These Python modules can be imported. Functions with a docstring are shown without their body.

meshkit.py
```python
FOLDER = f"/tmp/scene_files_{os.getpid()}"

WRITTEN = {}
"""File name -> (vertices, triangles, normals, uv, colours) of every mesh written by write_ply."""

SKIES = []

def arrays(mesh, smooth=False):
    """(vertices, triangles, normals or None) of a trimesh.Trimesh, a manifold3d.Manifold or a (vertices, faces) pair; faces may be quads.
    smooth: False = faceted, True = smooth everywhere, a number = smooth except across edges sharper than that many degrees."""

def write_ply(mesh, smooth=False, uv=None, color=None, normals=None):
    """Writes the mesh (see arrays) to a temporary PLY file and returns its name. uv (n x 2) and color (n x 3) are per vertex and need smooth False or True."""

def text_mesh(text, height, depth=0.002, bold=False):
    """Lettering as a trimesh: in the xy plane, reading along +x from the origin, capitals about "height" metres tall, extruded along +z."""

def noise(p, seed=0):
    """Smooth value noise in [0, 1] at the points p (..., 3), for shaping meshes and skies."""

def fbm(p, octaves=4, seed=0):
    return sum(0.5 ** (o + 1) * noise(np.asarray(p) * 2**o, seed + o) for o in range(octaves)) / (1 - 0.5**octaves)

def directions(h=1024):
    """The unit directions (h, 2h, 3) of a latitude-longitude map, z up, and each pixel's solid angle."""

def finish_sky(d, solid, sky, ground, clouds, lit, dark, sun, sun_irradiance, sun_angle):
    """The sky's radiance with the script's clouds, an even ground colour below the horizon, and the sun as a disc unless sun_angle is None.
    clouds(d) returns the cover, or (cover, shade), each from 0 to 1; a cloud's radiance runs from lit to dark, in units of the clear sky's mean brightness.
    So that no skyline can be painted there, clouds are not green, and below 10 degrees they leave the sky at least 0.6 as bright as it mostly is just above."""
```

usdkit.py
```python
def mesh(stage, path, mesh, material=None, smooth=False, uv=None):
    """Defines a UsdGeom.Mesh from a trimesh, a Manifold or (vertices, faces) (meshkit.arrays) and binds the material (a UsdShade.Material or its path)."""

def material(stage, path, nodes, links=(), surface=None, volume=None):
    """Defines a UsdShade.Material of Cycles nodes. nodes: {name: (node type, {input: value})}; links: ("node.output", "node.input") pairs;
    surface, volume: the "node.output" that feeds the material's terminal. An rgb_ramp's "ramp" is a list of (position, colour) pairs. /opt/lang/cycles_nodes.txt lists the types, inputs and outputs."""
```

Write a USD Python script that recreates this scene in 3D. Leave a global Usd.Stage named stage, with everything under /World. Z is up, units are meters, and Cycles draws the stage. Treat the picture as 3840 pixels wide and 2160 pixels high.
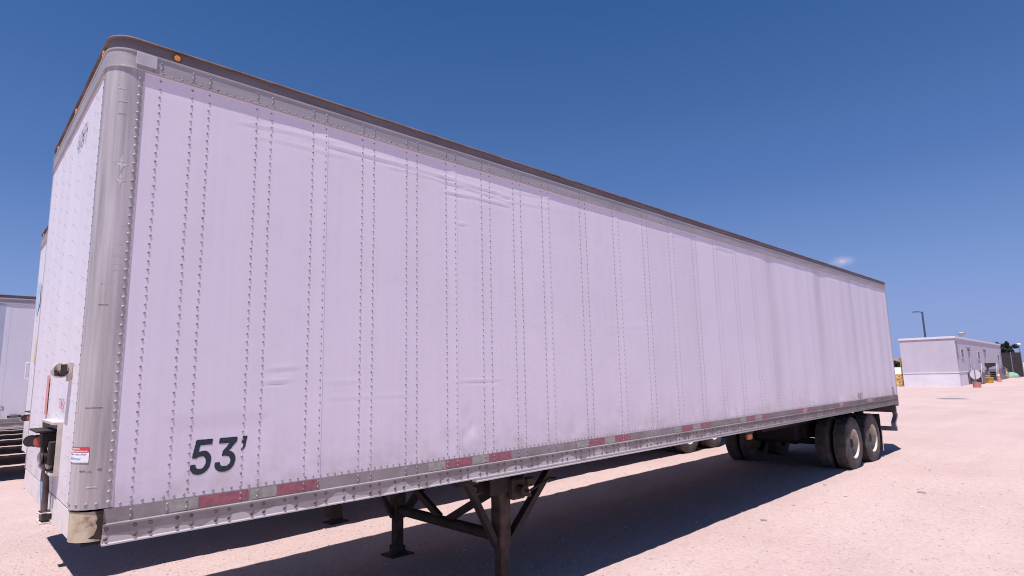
import math, random
import numpy as np
import trimesh
import usdkit, meshkit
from pxr import Usd, UsdGeom, UsdLux, UsdShade, Gf, Sdf
from shapely.geometry import Polygon, Point, LineString, box as sbox

random.seed(5)
RNG = np.random.default_rng(5)
stage = Usd.Stage.CreateInMemory()
UsdGeom.SetStageUpAxis(stage, UsdGeom.Tokens.z)
UsdGeom.SetStageMetersPerUnit(stage, 1.0)
UsdGeom.Xform.Define(stage, '/World')
UsdGeom.Scope.Define(stage, '/World/Looks')

# ------------------------------------------------------------------ camera
CAM = np.array([-0.5459, -3.9365, 2.0303])
YAW, PITCH, ROLL = 0.8023, 0.1473, -0.0255
FWD = np.array([math.cos(PITCH) * math.cos(YAW), math.cos(PITCH) * math.sin(YAW), math.sin(PITCH)])
R0 = np.array([math.sin(YAW), -math.cos(YAW), 0.0])
U0 = np.cross(R0, FWD)
RIGHT = math.cos(ROLL) * R0 + math.sin(ROLL) * U0
UP = -math.sin(ROLL) * R0 + math.cos(ROLL) * U0
cam = UsdGeom.Camera.Define(stage, '/World/camera')
cam.CreateHorizontalApertureAttr(36.0)
cam.CreateVerticalApertureAttr(36.0 * 9 / 16)
cam.CreateFocalLengthAttr(36.0 * 0.5717)
cam.CreateClippingRangeAttr(Gf.Vec2f(0.05, 20000))
cam.CreateExposureAttr(0.41)
M = Gf.Matrix4d(*RIGHT, 0, *UP, 0, *(-FWD), 0, *CAM, 1)
cam.AddTransformOp().Set(M)

# ------------------------------------------------------------------ sun and sky
SUN = np.array([-0.30, -0.127, 1.0]); SUN /= np.linalg.norm(SUN)
ELEV = math.asin(SUN[2]); ROT = math.atan2(SUN[0], SUN[1])
sun = UsdLux.DistantLight.Define(stage, '/World/sun')
sun.CreateNormalizeAttr(True)
sun.CreateIntensityAttr(1.25)
sun.CreateAngleAttr(0.5)
sun.CreateColorAttr(Gf.Vec3f(1.0, 0.93, 0.90))
zax = SUN
xax = np.cross([0, 1, 0], zax); xax /= np.linalg.norm(xax)
yax = np.cross(zax, xax)
sun.AddTransformOp().Set(Gf.Matrix4d(*xax, 0, *yax, 0, *zax, 0, 0, 0, 30, 1))

dome = UsdLux.DomeLight.Define(stage, '/World/sky')
dome.CreateIntensityAttr(1.0)
CL = np.array([0.9492, 0.2742, 0.1541]); CL /= np.linalg.norm(CL)
sky_mat = usdkit.material(stage, '/World/Looks/sky', {
    'tc': ('texture_coordinate', {}),
    'sky': ('sky_texture', {'sky_type': 'single_scattering', 'sun_disc': False, 'sun_elevation': ELEV, 'sun_rotation': ROT,
                            'altitude': 150.0, 'air_density': 1.0, 'aerosol_density': 0.4, 'ozone_density': 1.6}),
    'hs': ('hsv', {'hue': 0.508, 'saturation': 1.34, 'value': 1.0, 'fac': 1.0}),
    # fair-weather cloud puffs low in the sky, scattered all round the horizon
    'map': ('mapping', {'mapping_type': 'point', 'location': (2.37, 0.61, 0.2), 'scale': (3.0, 3.0, 9.0)}),
    'n': ('noise_texture', {'scale': 1.3, 'detail': 5.0, 'roughness': 0.55}),
    'r': ('rgb_ramp', {'ramp': [(0.0, (0, 0, 0)), (0.70, (0, 0, 0)), (0.80, (.5, .5, .5)), (1.0, (.6, .6, .6))]}),
    # the one small puff that stands above the trailer's rear end
    'sub': ('mapping', {'mapping_type': 'point', 'location': tuple(-CL), 'scale': (1, 1, 1)}),
    'st': ('mapping', {'mapping_type': 'point', 'scale': (42.0, 42.0, 90.0)}),
    'gr': ('gradient_texture', {'gradient_type': 'quadratic_sphere'}),
    'pn': ('noise_texture', {'scale': 90.0, 'detail': 3.0, 'roughness': 0.5}),
    'pm': ('math', {'math_type': 'multiply_add', 'value2': 0.9, 'value3': -0.10}),
    'pp': ('math', {'math_type': 'multiply', 'use_clamp': True}),
    'p2': ('math', {'math_type': 'multiply', 'use_clamp': True, 'value2': 2.3}),
    'mx': ('mix_color', {'blend_type': 'mix', 'b': (6.6, 6.0, 8.0), 'use_clamp': False}),
    # pale lavender-blue veil that thickens towards the horizon
    'sx': ('separate_xyz', {}),
    'vr': ('rgb_ramp', {'ramp': [(0, (1, 1, 1)), (.02, (.95, .95, .95)), (.10, (.82, .82, .82)), (.24, (.55, .55, .55)), (.42, (.2, .2, .2)), (.62, (0, 0, 0)), (1, (0, 0, 0))]}),
    'vc': ('rgb_ramp', {'ramp': [(0, (2.9, 3.8, 7.4)), (.12, (2.2, 3.25, 7.1)), (.3, (1.25, 2.15, 5.6)), (1, (.9, 1.7, 4.6))]}),
    'vm': ('mix_color', {'blend_type': 'mix', 'use_clamp': False}),
    'bg': ('background_shader', {'strength': 0.072}),
}, [('tc.generated', 'sub.vector'), ('sub.vector', 'st.vector'), ('st.vector', 'gr.vector'), ('tc.generated', 'pn.vector'),
    ('pn.fac', 'pm.value1'), ('gr.fac', 'pp.value1'), ('pm.value', 'pp.value2'), ('pp.value', 'p2.value1'),
    ('sky.color', 'hs.color'), ('tc.generated', 'sx.vector'), ('sx.z', 'vr.fac'), ('sx.z', 'vc.fac'), ('hs.color', 'vm.a'), ('vc.color', 'vm.b'), ('vr.color', 'vm.fac'), ('vm.result', 'mx.a'), ('p2.value', 'mx.fac'), ('mx.result', 'bg.color')], surface='bg.background')
UsdShade.MaterialBindingAPI.Apply(dome.GetPrim()).Bind(sky_mat)
dome.GetPrim().SetCustomDataByKey('kind', 'structure')
dome.GetPrim().SetCustomDataByKey('label', 'clear deep blue midday sky with one small cloud puff')

# ------------------------------------------------------------------ materials
def L(n):
    return '/World/Looks/' + n

def noisy(name, c1, c2, scale=6.0, rough=0.6, metallic=0.0, detail=6.0, bump=0.0, bscale=80.0, mscale=(1, 1, 1), r2=None, lo=0.35, hi=0.65, spec=0.4, bdist=0.004):
    nodes = {'g': ('texture_coordinate', {}), 'm': ('mapping', {'scale': mscale}),
             'n': ('noise_texture', {'scale': scale, 'detail': detail, 'roughness': 0.6}),
             'r': ('rgb_ramp', {'ramp': [(0, c1), (lo, c1), (hi, c2), (1, c2)]}),
             'p': ('principled_bsdf', {'roughness': rough, 'metallic': metallic, 'specular_ior_level': spec})}
    links = [('g.object', 'm.vector'), ('m.vector', 'n.vector'), ('n.fac', 'r.fac'), ('r.color', 'p.base_color')]
    if bump:
        nodes['bn'] = ('noise_texture', {'scale': bscale, 'detail': 4.0, 'roughness': 0.6})
        nodes['b'] = ('bump', {'strength': bump, 'distance': bdist})
        links += [('g.object', 'bn.vector'), ('bn.fac', 'b.height'), ('b.normal', 'p.normal')]
    return usdkit.material(stage, L(name), nodes, links, surface='p.BSDF')

def plain(name, c, rough=0.5, metallic=0.0):
    return noisy(name, tuple(np.array(c) * .88), tuple(np.minimum(np.array(c) * 1.08, 1)), 9.0, rough, metallic)

# white painted aluminium siding: faint mottling, and run-down dirt that gets stronger towards the rear end
def siding(name, base, dirt, dirt_from, dirt_to, low, high):
    nodes = {
        'g': ('texture_coordinate', {}), 'xyz': ('separate_xyz', {}),
        'n1': ('noise_texture', {'scale': 1.6, 'detail': 5.0, 'roughness': .6}),
        'r1': ('rgb_ramp', {'ramp': [(0, tuple(np.array(base) * .93)), (.35, tuple(np.array(base) * .96)), (.65, base), (1, base)]}),
        'ms': ('mapping', {'scale': (2.0, 2.0, .10)}),
        'n2': ('noise_texture', {'scale': 1.0, 'detail': 4.0, 'roughness': .5}),
        'r2': ('rgb_ramp', {'ramp': [(0, (0, 0, 0)), (.36, (.05, .05, .05)), (.52, (.3, .3, .3)), (.72, (1, 1, 1)), (1, (1, 1, 1))]}),
        'mr': ('map_range', {'from_min': dirt_from, 'from_max': dirt_to, 'to_min': low, 'to_max': high, 'clamp': True}),
        'mm': ('math', {'math_type': 'multiply', 'use_clamp': True}),
        'n3': ('noise_texture', {'scale': 7.0, 'detail': 2.0, 'roughness': .5}),
        'r3': ('rgb_ramp', {'ramp': [(0, (.97, .97, .97)), (.35, (.985, .985, .985)), (.5, (1, 1, 1)), (1, (1, 1, 1))]}),
        'mx': ('mix_color', {'b': dirt}),
        'mul': ('mix_color', {'blend_type': 'multiply', 'fac': 1.0}),
        'gz': ('map_range', {'from_min': 1.37, 'from_max': 1.95, 'to_min': 1.0, 'to_max': 0.0, 'clamp': True}),
        'gp': ('math', {'math_type': 'power', 'value2': 2.2}),
        'gn': ('noise_texture', {'scale': 5.0, 'detail': 6.0, 'roughness': .65}),
        'gr': ('map_range', {'from_min': .40, 'from_max': .75, 'to_min': .10, 'to_max': .75, 'clamp': True}),
        'gm': ('math', {'math_type': 'multiply', 'use_clamp': True}),
        'mg': ('mix_color', {'b': (.42, .345, .33)}),
        'mf': ('mapping', {'scale': (26.0, 26.0, .5)}), 'nf': ('noise_texture', {'scale': 1.0, 'detail': 3.0, 'roughness': .6}),
        'rf': ('rgb_ramp', {'ramp': [(0, (.93, .92, .93)), (.4, (.985, .98, .985)), (.55, (1, 1, 1)), (1, (1, 1, 1))]}),
        'mfm': ('mix_color', {'blend_type': 'multiply', 'fac': 1.0}),
        'p': ('principled_bsdf', {'roughness': .42, 'specular_ior_level': .35}),
    }
    links = [('g.object', 'n1.vector'), ('n1.fac', 'r1.fac'), ('g.object', 'ms.vector'), ('ms.vector', 'n2.vector'), ('n2.fac', 'r2.fac'),
             ('g.object', 'xyz.vector'), ('xyz.x', 'mr.value'), ('r2.color', 'mm.value1'), ('mr.result', 'mm.value2'),
             ('r1.color', 'mx.a'), ('mm.value', 'mx.fac'), ('g.object', 'n3.vector'), ('n3.fac', 'r3.fac'),
             ('mx.result', 'mul.a'), ('r3.color', 'mul.b'),
             ('xyz.z', 'gz.value'), ('gz.result', 'gp.value1'), ('g.object', 'gn.vector'), ('gn.fac', 'gr.value'), ('gp.value', 'gm.value1'), ('gr.result', 'gm.value2'),
             ('mul.result', 'mg.a'), ('gm.value', 'mg.fac'), ('g.object', 'mf.vector'), ('mf.vector', 'nf.vector'), ('nf.fac', 'rf.fac'),
             ('mg.result', 'mfm.a'), ('rf.color', 'mfm.b'), ('mfm.result', 'p.base_color')]
    return usdkit.material(stage, L(name), nodes, links, surface='p.BSDF')

MAT = {}
MAT['siding'] = siding('white_siding', (.765, .71, .815), (.45, .41, .44), 4.0, 13.0, 0.05, 0.55)
MAT['siding2'] = siding('white_siding_second', (.74, .69, .76), (.45, .42, .42), 2.0, 12.0, 0.10, 0.5)
MAT['siding3'] = siding('white_siding_third', (.74, .74, .84), (.45, .43, .46), 2.0, 12.0, 0.05, 0.3)
MAT['front'] = siding('white_front_sheet', (.78, .75, .81), (.55, .52, .56), -1.0, 1.0, 0.25, 0.3)
def rivet_mat(name, stops, rough, metallic):
    return usdkit.material(stage, L(name), {'g': ('texture_coordinate', {}), 'n': ('noise_texture', {'scale': 23.0, 'detail': 1.0, 'roughness': .5}), 'r': ('rgb_ramp', {'ramp': stops}), 'p': ('principled_bsdf', {'roughness': rough, 'metallic': metallic})},
                           [('g.object', 'n.vector'), ('n.fac', 'r.fac'), ('r.color', 'p.base_color')], surface='p.BSDF')
MAT['rivet'] = rivet_mat('rivet_paint', [(0, (.08, .06, .055)), (.26, (.12, .09, .08)), (.32, (.20, .18, .18)), (.5, (.27, .245, .25)), (.68, (.34, .31, .325)), (1, (.44, .41, .43))], .5, 0.0)
MAT['rivet_metal'] = noisy('rivet_metal', (.20, .18, .185), (.42, .39, .40), 9.0, .5, .15, lo=.3, hi=.7)
MAT['rivet_white'] = rivet_mat('rivet_white', [(0, (.25, .22, .23)), (.4, (.42, .39, .42)), (.6, (.58, .55, .59)), (1, (.66, .63, .68))], .5, 0.0)
MAT['bolt'] = noisy('rusty_bolt', (.06, .045, .04), (.16, .12, .11), 60.0, .7, .1)
# mill-finish aluminium: fine vertical drawing lines
MAT['alu_post'] = noisy('mill_aluminium', (.36, .33, .33), (.56, .52, .53), 2.2, .44, .22, mscale=(9, 9, .4), bump=.15, bscale=160, bdist=.001)
MAT['alu_rail'] = noisy('rail_aluminium', (.36, .335, .345), (.46, .43, .44), 3.0, .5, .3, mscale=(.5, .5, 6), bump=.15, bscale=120, bdist=.001)
MAT['band'] = noisy('roof_band', (.15, .125, .135), (.22, .195, .21), 2.5, .6, .25, mscale=(.6, .6, 5))
MAT['rust_lip'] = noisy('rusty_lip', (.12, .075, .06), (.22, .17, .17), 5.0, .75, .1, mscale=(1, 1, 1))
MAT['roof'] = noisy('roof_sheet', (.5, .48, .5), (.62, .6, .62), 2.0, .5, .2)
# bottom rail: grey aluminium with grime and a scalloped line of old white paint along its lower edge
MAT['bottom_rail'] = usdkit.material(stage, L('bottom_rail_paint'), {
    'g': ('texture_coordinate', {}), 'xyz': ('separate_xyz', {}),
    'n': ('noise_texture', {'scale': 3.0, 'detail': 6.0, 'roughness': .65}),
    'r': ('rgb_ramp', {'ramp': [(0, (.17, .145, .14)), (.38, (.24, .21, .21)), (.6, (.33, .295, .30)), (1, (.37, .335, .34))]}),
    'm2': ('mapping', {'scale': (4.2, 1, .8)}), 'n2': ('noise_texture', {'scale': 1.0, 'detail': 2.0, 'roughness': .4}),
    'mr': ('map_range', {'from_min': 0.3, 'from_max': 0.7, 'to_min': 1.170, 'to_max': 1.262, 'clamp': True}),
    'lt': ('math', {'math_type': 'less_than'}),
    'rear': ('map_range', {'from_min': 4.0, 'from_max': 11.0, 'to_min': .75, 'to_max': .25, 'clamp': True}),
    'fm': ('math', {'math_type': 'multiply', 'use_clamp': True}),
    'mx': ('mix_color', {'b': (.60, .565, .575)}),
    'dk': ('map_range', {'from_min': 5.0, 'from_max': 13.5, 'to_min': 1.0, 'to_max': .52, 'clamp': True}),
    'dc': ('combine_color', {}),
    'dm': ('mix_color', {'blend_type': 'multiply', 'fac': 1.0}),
    'p': ('principled_bsdf', {'roughness': .55, 'metallic': .15})},
    [('g.object', 'n.vector'), ('n.fac', 'r.fac'), ('g.object', 'm2.vector'), ('m2.vector', 'n2.vector'), ('n2.fac', 'mr.value'),
     ('g.object', 'xyz.vector'), ('xyz.z', 'lt.value1'), ('mr.result', 'lt.value2'), ('xyz.x', 'rear.value'), ('lt.value', 'fm.value1'), ('rear.result', 'fm.value2'),
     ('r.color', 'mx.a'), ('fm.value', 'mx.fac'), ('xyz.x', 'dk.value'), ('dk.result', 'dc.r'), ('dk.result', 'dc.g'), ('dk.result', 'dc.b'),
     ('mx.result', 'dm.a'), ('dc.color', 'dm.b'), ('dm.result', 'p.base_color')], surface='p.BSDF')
# cream nose casting with rust patches
MAT['cream'] = usdkit.material(stage, L('cream_rusty_paint'), {
    'g': ('texture_coordinate', {}), 'n': ('noise_texture', {'scale': 9.0, 'detail': 7.0, 'roughness': .7}),
    'r': ('rgb_ramp', {'ramp': [(0, (.13, .07, .05)), (.39, (.24, .155, .11)), (.45, (.42, .335, .23)), (.58, (.52, .44, .32)), (1, (.58, .51, .42))]}),
    'p': ('principled_bsdf', {'roughness': .65})}, [('g.object', 'n.vector'), ('n.fac', 'r.fac'), ('r.color', 'p.base_color')], surface='p.BSDF')
MAT['sill'] = noisy('front_sill_paint', (.60, .53, .50), (.72, .66, .65), 5.0, .6, lo=.3, hi=.5)
MAT['steel'] = noisy('dark_steel', (.018, .014, .013), (.042, .031, .028), 7.0, .75, .1, bump=.3, bscale=60)
MAT['rusty'] = noisy('rusty_steel', (.026, .018, .015), (.085, .055, .043), 8.0, .8, .05, bump=.3, bscale=60)
MAT['under'] = noisy('underbody_paint', (.012, .011, .011), (.026, .022, .022), 3.0, .8)
MAT['rubber'] = noisy('tyre_rubber', (.055, .048, .047), (.115, .10, .097), 6.0, .85, bump=.2, bscale=90)
MAT['rim'] = noisy('cream_rim', (.46, .40, .32), (.66, .61, .53), 7.0, .6)
MAT['disc'] = noisy('dirty_wheel_disc', (.10, .08, .06), (.22, .18, .13), 7.0, .7)
MAT['flap'] = noisy('flap_rubber', (.02, .018, .02), (.04, .035, .035), 4.0, .7)
MAT['flap_edge'] = noisy('flap_edge', (.50, .44, .36), (.62, .56, .48), 6.0, .7)
MAT['amber'] = usdkit.material(stage, L('amber_lens'), {'g': ('texture_coordinate', {}), 'n': ('noise_texture', {'scale': 60.0, 'detail': 3.0}),
    'r': ('rgb_ramp', {'ramp': [(0, (.55, .17, .03)), (1, (.85, .36, .09))]}),
    'p': ('principled_bsdf', {'roughness': .25, 'subsurface_weight': .2, 'subsurface_radius': (.02, .01, .004)})},
    [('g.object', 'n.vector'), ('n.fac', 'r.fac'), ('r.color', 'p.base_color')], surface='p.BSDF')
MAT['dusty_amber'] = plain('dusty_amber', (.34, .12, .035), .5)
MAT['redlens'] = plain('red_lens', (.45, .06, .06), .3)
MAT['red'] = noisy('red_tape', (.22, .085, .105), (.36, .12, .15), 30.0, .5, lo=.3, hi=.55)
MAT['whitetape'] = noisy('pale_tape', (.27, .255, .24), (.40, .38, .345), 30.0, .5)
MAT['ink'] = noisy('dark_lettering', (.012, .024, .034), (.022, .038, .05), 20.0, .45)
MAT['faded'] = noisy('faded_print', (.26, .24, .27), (.55, .52, .57), 40.0, .6)
MAT['greyprint'] = noisy('grey_print', (.17, .16, .20), (.30, .28, .33), 30.0, .6)
MAT['salmon'] = noisy('faded_red_tape', (.62, .25, .22), (.72, .33, .30), 20.0, .55)
MAT['redpaint'] = noisy('red_crayon', (.45, .10, .14), (.62, .25, .30), 60.0, .6)
MAT['sticker_white'] = plain('sticker_white', (.80, .78, .82), .4)
MAT['sticker_red'] = plain('sticker_red', (.60, .06, .08), .4)
MAT['sticker_blue'] = plain('sticker_blue', (.08, .33, .55), .4)
MAT['scuff'] = noisy('dark_scuff', (.13, .10, .09), (.26, .21, .20), 60.0, .7)
MAT['pale_mark'] = noisy('pale_mark', (.40, .375, .39), (.58, .55, .58), 70.0, .5)
MAT['black'] = noisy('black_plastic', (.02, .018, .02), (.05, .044, .046), 20.0, .5)
MAT['hose'] = noisy('brown_hose', (.07, .045, .045), (.14, .09, .085), 12.0, .6)
MAT['bluehose'] = noisy('blue_cable', (.12, .18, .26), (.22, .28, .36), 12.0, .5)
MAT['gladred'] = noisy('red_gladhand', (.30, .05, .05), (.45, .10, .09), 12.0, .5)
MAT['beige'] = noisy('beige_plastic', (.48, .42, .37), (.62, .56, .50), 14.0, .55)
MAT['bluedecal'] = noisy('blue_decal', (.30, .48, .70), (.62, .68, .80), 9.0, .5)
MAT['yellowdecal'] = noisy('yellow_decal', (.62, .48, .20), (.72, .60, .36), 9.0, .5)
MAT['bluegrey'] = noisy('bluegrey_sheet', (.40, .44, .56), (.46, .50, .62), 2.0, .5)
MAT['bright'] = plain('bright_aluminium', (.56, .53, .55), .4, .2)
# ground: pale crushed caliche
MAT['ground'] = usdkit.material(stage, L('pale_gravel'), {
    'g': ('texture_coordinate', {}),
    'n1': ('noise_texture', {'scale': .35, 'detail': 6.0, 'roughness': .6}),
    'r1': ('rgb_ramp', {'ramp': [(0, (.415, .312, .298)), (.36, (.435, .330, .315)), (.6, (.472, .365, .350)), (1, (.49, .382, .368))]}),
    'n2': ('noise_texture', {'scale': 22.0, 'detail': 9.0, 'roughness': .78}),
    'mt': ('mapping', {'rotation': (0, 0, .22), 'scale': (.05, 1.1, 1.0)}), 'nt': ('noise_texture', {'scale': 1.0, 'detail': 4.0, 'roughness': .6}),
    'rt': ('rgb_ramp', {'ramp': [(0, (.95, .94, .94)), (.38, (.975, .97, .97)), (.5, (1, 1, 1)), (.66, (1.03, 1.03, 1.03)), (1, (1.05, 1.05, 1.05))]}),
    'm3': ('mix_color', {'blend_type': 'multiply', 'fac': 1.0, 'use_clamp': False}),
    'r2': ('rgb_ramp', {'ramp': [(0, (.66, .64, .64)), (.36, (.90, .885, .885)), (.52, (1, 1, 1)), (.72, (1.09, 1.085, 1.085)), (1, (1.15, 1.15, 1.15))]}),
    'v': ('voronoi_texture', {'scale': 32.0}),
    'r3': ('rgb_ramp', {'ramp': [(0, (.90, .88, .88)), (.5, (1, 1, 1)), (1, (1.06, 1.05, 1.04))]}),
    'm1': ('mix_color', {'blend_type': 'multiply', 'fac': 1.0, 'use_clamp': False}),
    'm2': ('mix_color', {'blend_type': 'multiply', 'fac': .7, 'use_clamp': False}),
    'b': ('bump', {'strength': .55, 'distance': .02}), 'b2': ('bump', {'strength': .5, 'distance': .012}),
    'p': ('principled_bsdf', {'roughness': .95, 'specular_ior_level': .15})},
    [('g.object', 'n1.vector'), ('n1.fac', 'r1.fac'), ('g.object', 'n2.vector'), ('n2.fac', 'r2.fac'), ('g.object', 'v.vector'), ('v.color', 'r3.fac'),
     ('r1.color', 'm1.a'), ('r2.color', 'm1.b'), ('m1.result', 'm2.a'), ('r3.color', 'm2.b'), ('g.object', 'mt.vector'), ('mt.vector', 'nt.vector'), ('nt.fac', 'rt.fac'), ('m2.result', 'm3.a'), ('rt.color', 'm3.b'), ('m3.result', 'p.base_color'),
     ('n2.fac', 'b.height'), ('v.distance', 'b2.height'), ('b.normal', 'b2.normal'), ('b2.normal', 'p.normal')], surface='p.BSDF')
for i, cc in enumerate(((.45, .35, .335), (.36, .28, .27), (.52, .42, .405))):
    MAT['stone%d' % i] = plain('gravel_stone_%d' % i, cc, .95)
MAT['clod'] = plain('dark_clod', (.27, .21, .205), .95)
# far right
MAT['bwall'] = noisy('office_wall', (.49, .455, .535), (.54, .505, .585), .6, .7)
MAT['btrim'] = plain('office_trim', (.70, .67, .72), .6)
MAT['bskirt'] = noisy('office_skirt', (.66, .63, .70), (.74, .71, .78), .8, .7)
MAT['bwin'] = usdkit.material(stage, L('office_pane'), {'a': ('principled_bsdf', {'base_color': (.12, .13, .18), 'roughness': .4, 'specular_ior_level': .12})}, surface='a.BSDF')
MAT['grimy'] = noisy('grimy_sill', (.07, .058, .058), (.14, .115, .115), 5.0, .7)
MAT['grey'] = plain('grey_metal', (.26, .25, .28), .5, .2)
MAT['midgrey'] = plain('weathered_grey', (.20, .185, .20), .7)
MAT['polegrey'] = plain('dark_pole', (.07, .085, .11), .5, .2)
MAT['yellow'] = noisy('yellow_paint', (.50, .29, .06), (.62, .40, .11), 4.0, .6)
MAT['orange'] = noisy('orange_plastic', (.55, .17, .15), (.65, .26, .23), 6.0, .6)
MAT['green'] = noisy('green_sheet', (.14, .27, .20), (.24, .38, .30), 3.0, .8)
MAT['screen'] = noisy('screen_mesh', (.026, .021, .027), (.048, .038, .046), 3.0, .9)
MAT['whiteobj'] = plain('white_paint', (.75, .72, .76), .5)
MAT['bark'] = noisy('bark', (.06, .045, .035), (.12, .09, .07), 8.0, .9)
MAT['leaf'] = usdkit.material(stage, L('leaf_green'), {'o': ('texture_coordinate', {}), 'n': ('noise_texture', {'scale': 2.2, 'detail': 4.0, 'roughness': .7}), 'r': ('rgb_ramp', {'ramp': [(0, (.020, .035, .028)), (.35, (.022, .038, .03)), (.65, (.06, .085, .06)), (1, (.07, .095, .065))]}),
    'd': ('principled_bsdf', {'roughness': .6, 'specular_ior_level': .25}), 't': ('translucent_bsdf', {'color': (.05, .08, .03)}), 'm': ('mix_closure', {'fac': .25})},
    [('o.object', 'n.vector'), ('n.fac', 'r.fac'), ('r.color', 'd.base_color'), ('d.BSDF', 'm.closure1'), ('t.BSDF', 'm.closure2')], surface='m.closure')

# ------------------------------------------------------------------ helpers
def free(parent, name):
    if not stage.GetPrimAtPath(f'{parent}/{name}'):
        return f'{parent}/{name}'
    k = 1
    while stage.GetPrimAtPath(f'{parent}/{name}_{k:03d}'):
        k += 1
    return f'{parent}/{name}_{k:03d}'

def obj(name, mesh, mat, parent='/World', smooth=False, kind=None, label=None):
    parent = str(parent.GetPath()) if hasattr(parent, 'GetPath') else parent
    m = usdkit.mesh(stage, free(parent, name), mesh, MAT[mat], smooth)
    p = m.GetPrim()
    if kind: p.SetCustomDataByKey('kind', kind)
    if label: p.SetCustomDataByKey('label', label)
    return p

def tag(p, label, cat, group=None):
    p.SetCustomDataByKey('label', label); p.SetCustomDataByKey('category', cat)
    if group: p.SetCustomDataByKey('group', group)
    return p

def thing(name, label, cat, loc=(0, 0, 0), rz=0.0, group=None, ry=0.0):
    x = UsdGeom.Xform.Define(stage, free('/World', name))
    x.AddTranslateOp().Set(Gf.Vec3d(*loc))
    if rz: x.AddRotateZOp().Set(rz)
    if ry: x.AddRotateYOp().Set(ry)
    return tag(x.GetPrim(), label, cat, group)

def dup(root, loc, label, rz=0.0, ry=0.0):
    was = root.GetCustomData()
    p = thing(root.GetName().rstrip('0123456789').rstrip('_'), label, was['category'], loc, rz, was.get('group'), ry)
    p.GetReferences().AddInternalReference(root.GetPath()); p.SetInstanceable(True)
    return p

cat = trimesh.util.concatenate

def bx(x0, x1, y0, y1, z0, z1):
    b = trimesh.creation.box((abs(x1 - x0), abs(y1 - y0), abs(z1 - z0)))
    b.apply_translation(((x0 + x1) / 2, (y0 + y1) / 2, (z0 + z1) / 2))
    return b

def rbx(x0, x1, y0, y1, z0, z1, r=.006):
    """box with chamfered edges"""
    import manifold3d as m3
    a = np.array([[x, y, z] for x in (x0, x1) for y in (y0, y1) for z in (z0, z1)], float)
    c = a.mean(0); pts = []
    for p in a:
        s = np.sign(c - p)
        for k in range(3):
            q = p + s * r; q[k] = p[k]; pts.append(q)
    m = m3.Manifold.hull_points(np.array(pts))
    t = m.to_mesh()
    return trimesh.Trimesh(np.array(t.vert_properties[:, :3]), np.array(t.tri_verts), process=False)

def cyl(a, b, r, n=14, r2=None):
    a, b = np.array(a, float), np.array(b, float)
    d = b - a; h = np.linalg.norm(d); d /= h
    u = np.cross(d, [0, 0, 1.0]);
    if np.linalg.norm(u) < 1e-6: u = np.array([1.0, 0, 0])
    u /= np.linalg.norm(u); w = np.cross(d, u)
    t = np.linspace(0, 2 * np.pi, n, endpoint=False)
    ring = np.cos(t)[:, None] * u + np.sin(t)[:, None] * w
    r2 = r if r2 is None else r2
    v = np.vstack([a + r * ring, b + r2 * ring, a[None], b[None]])
    f = []
    for i in range(n):
        j = (i + 1) % n
        f += [[i, j, n + j], [i, n + j, n + i], [2 * n, j, i], [2 * n + 1, n + i, n + j]]
    m = trimesh.Trimesh(v, f, process=False); m.fix_normals(); return m

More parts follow.
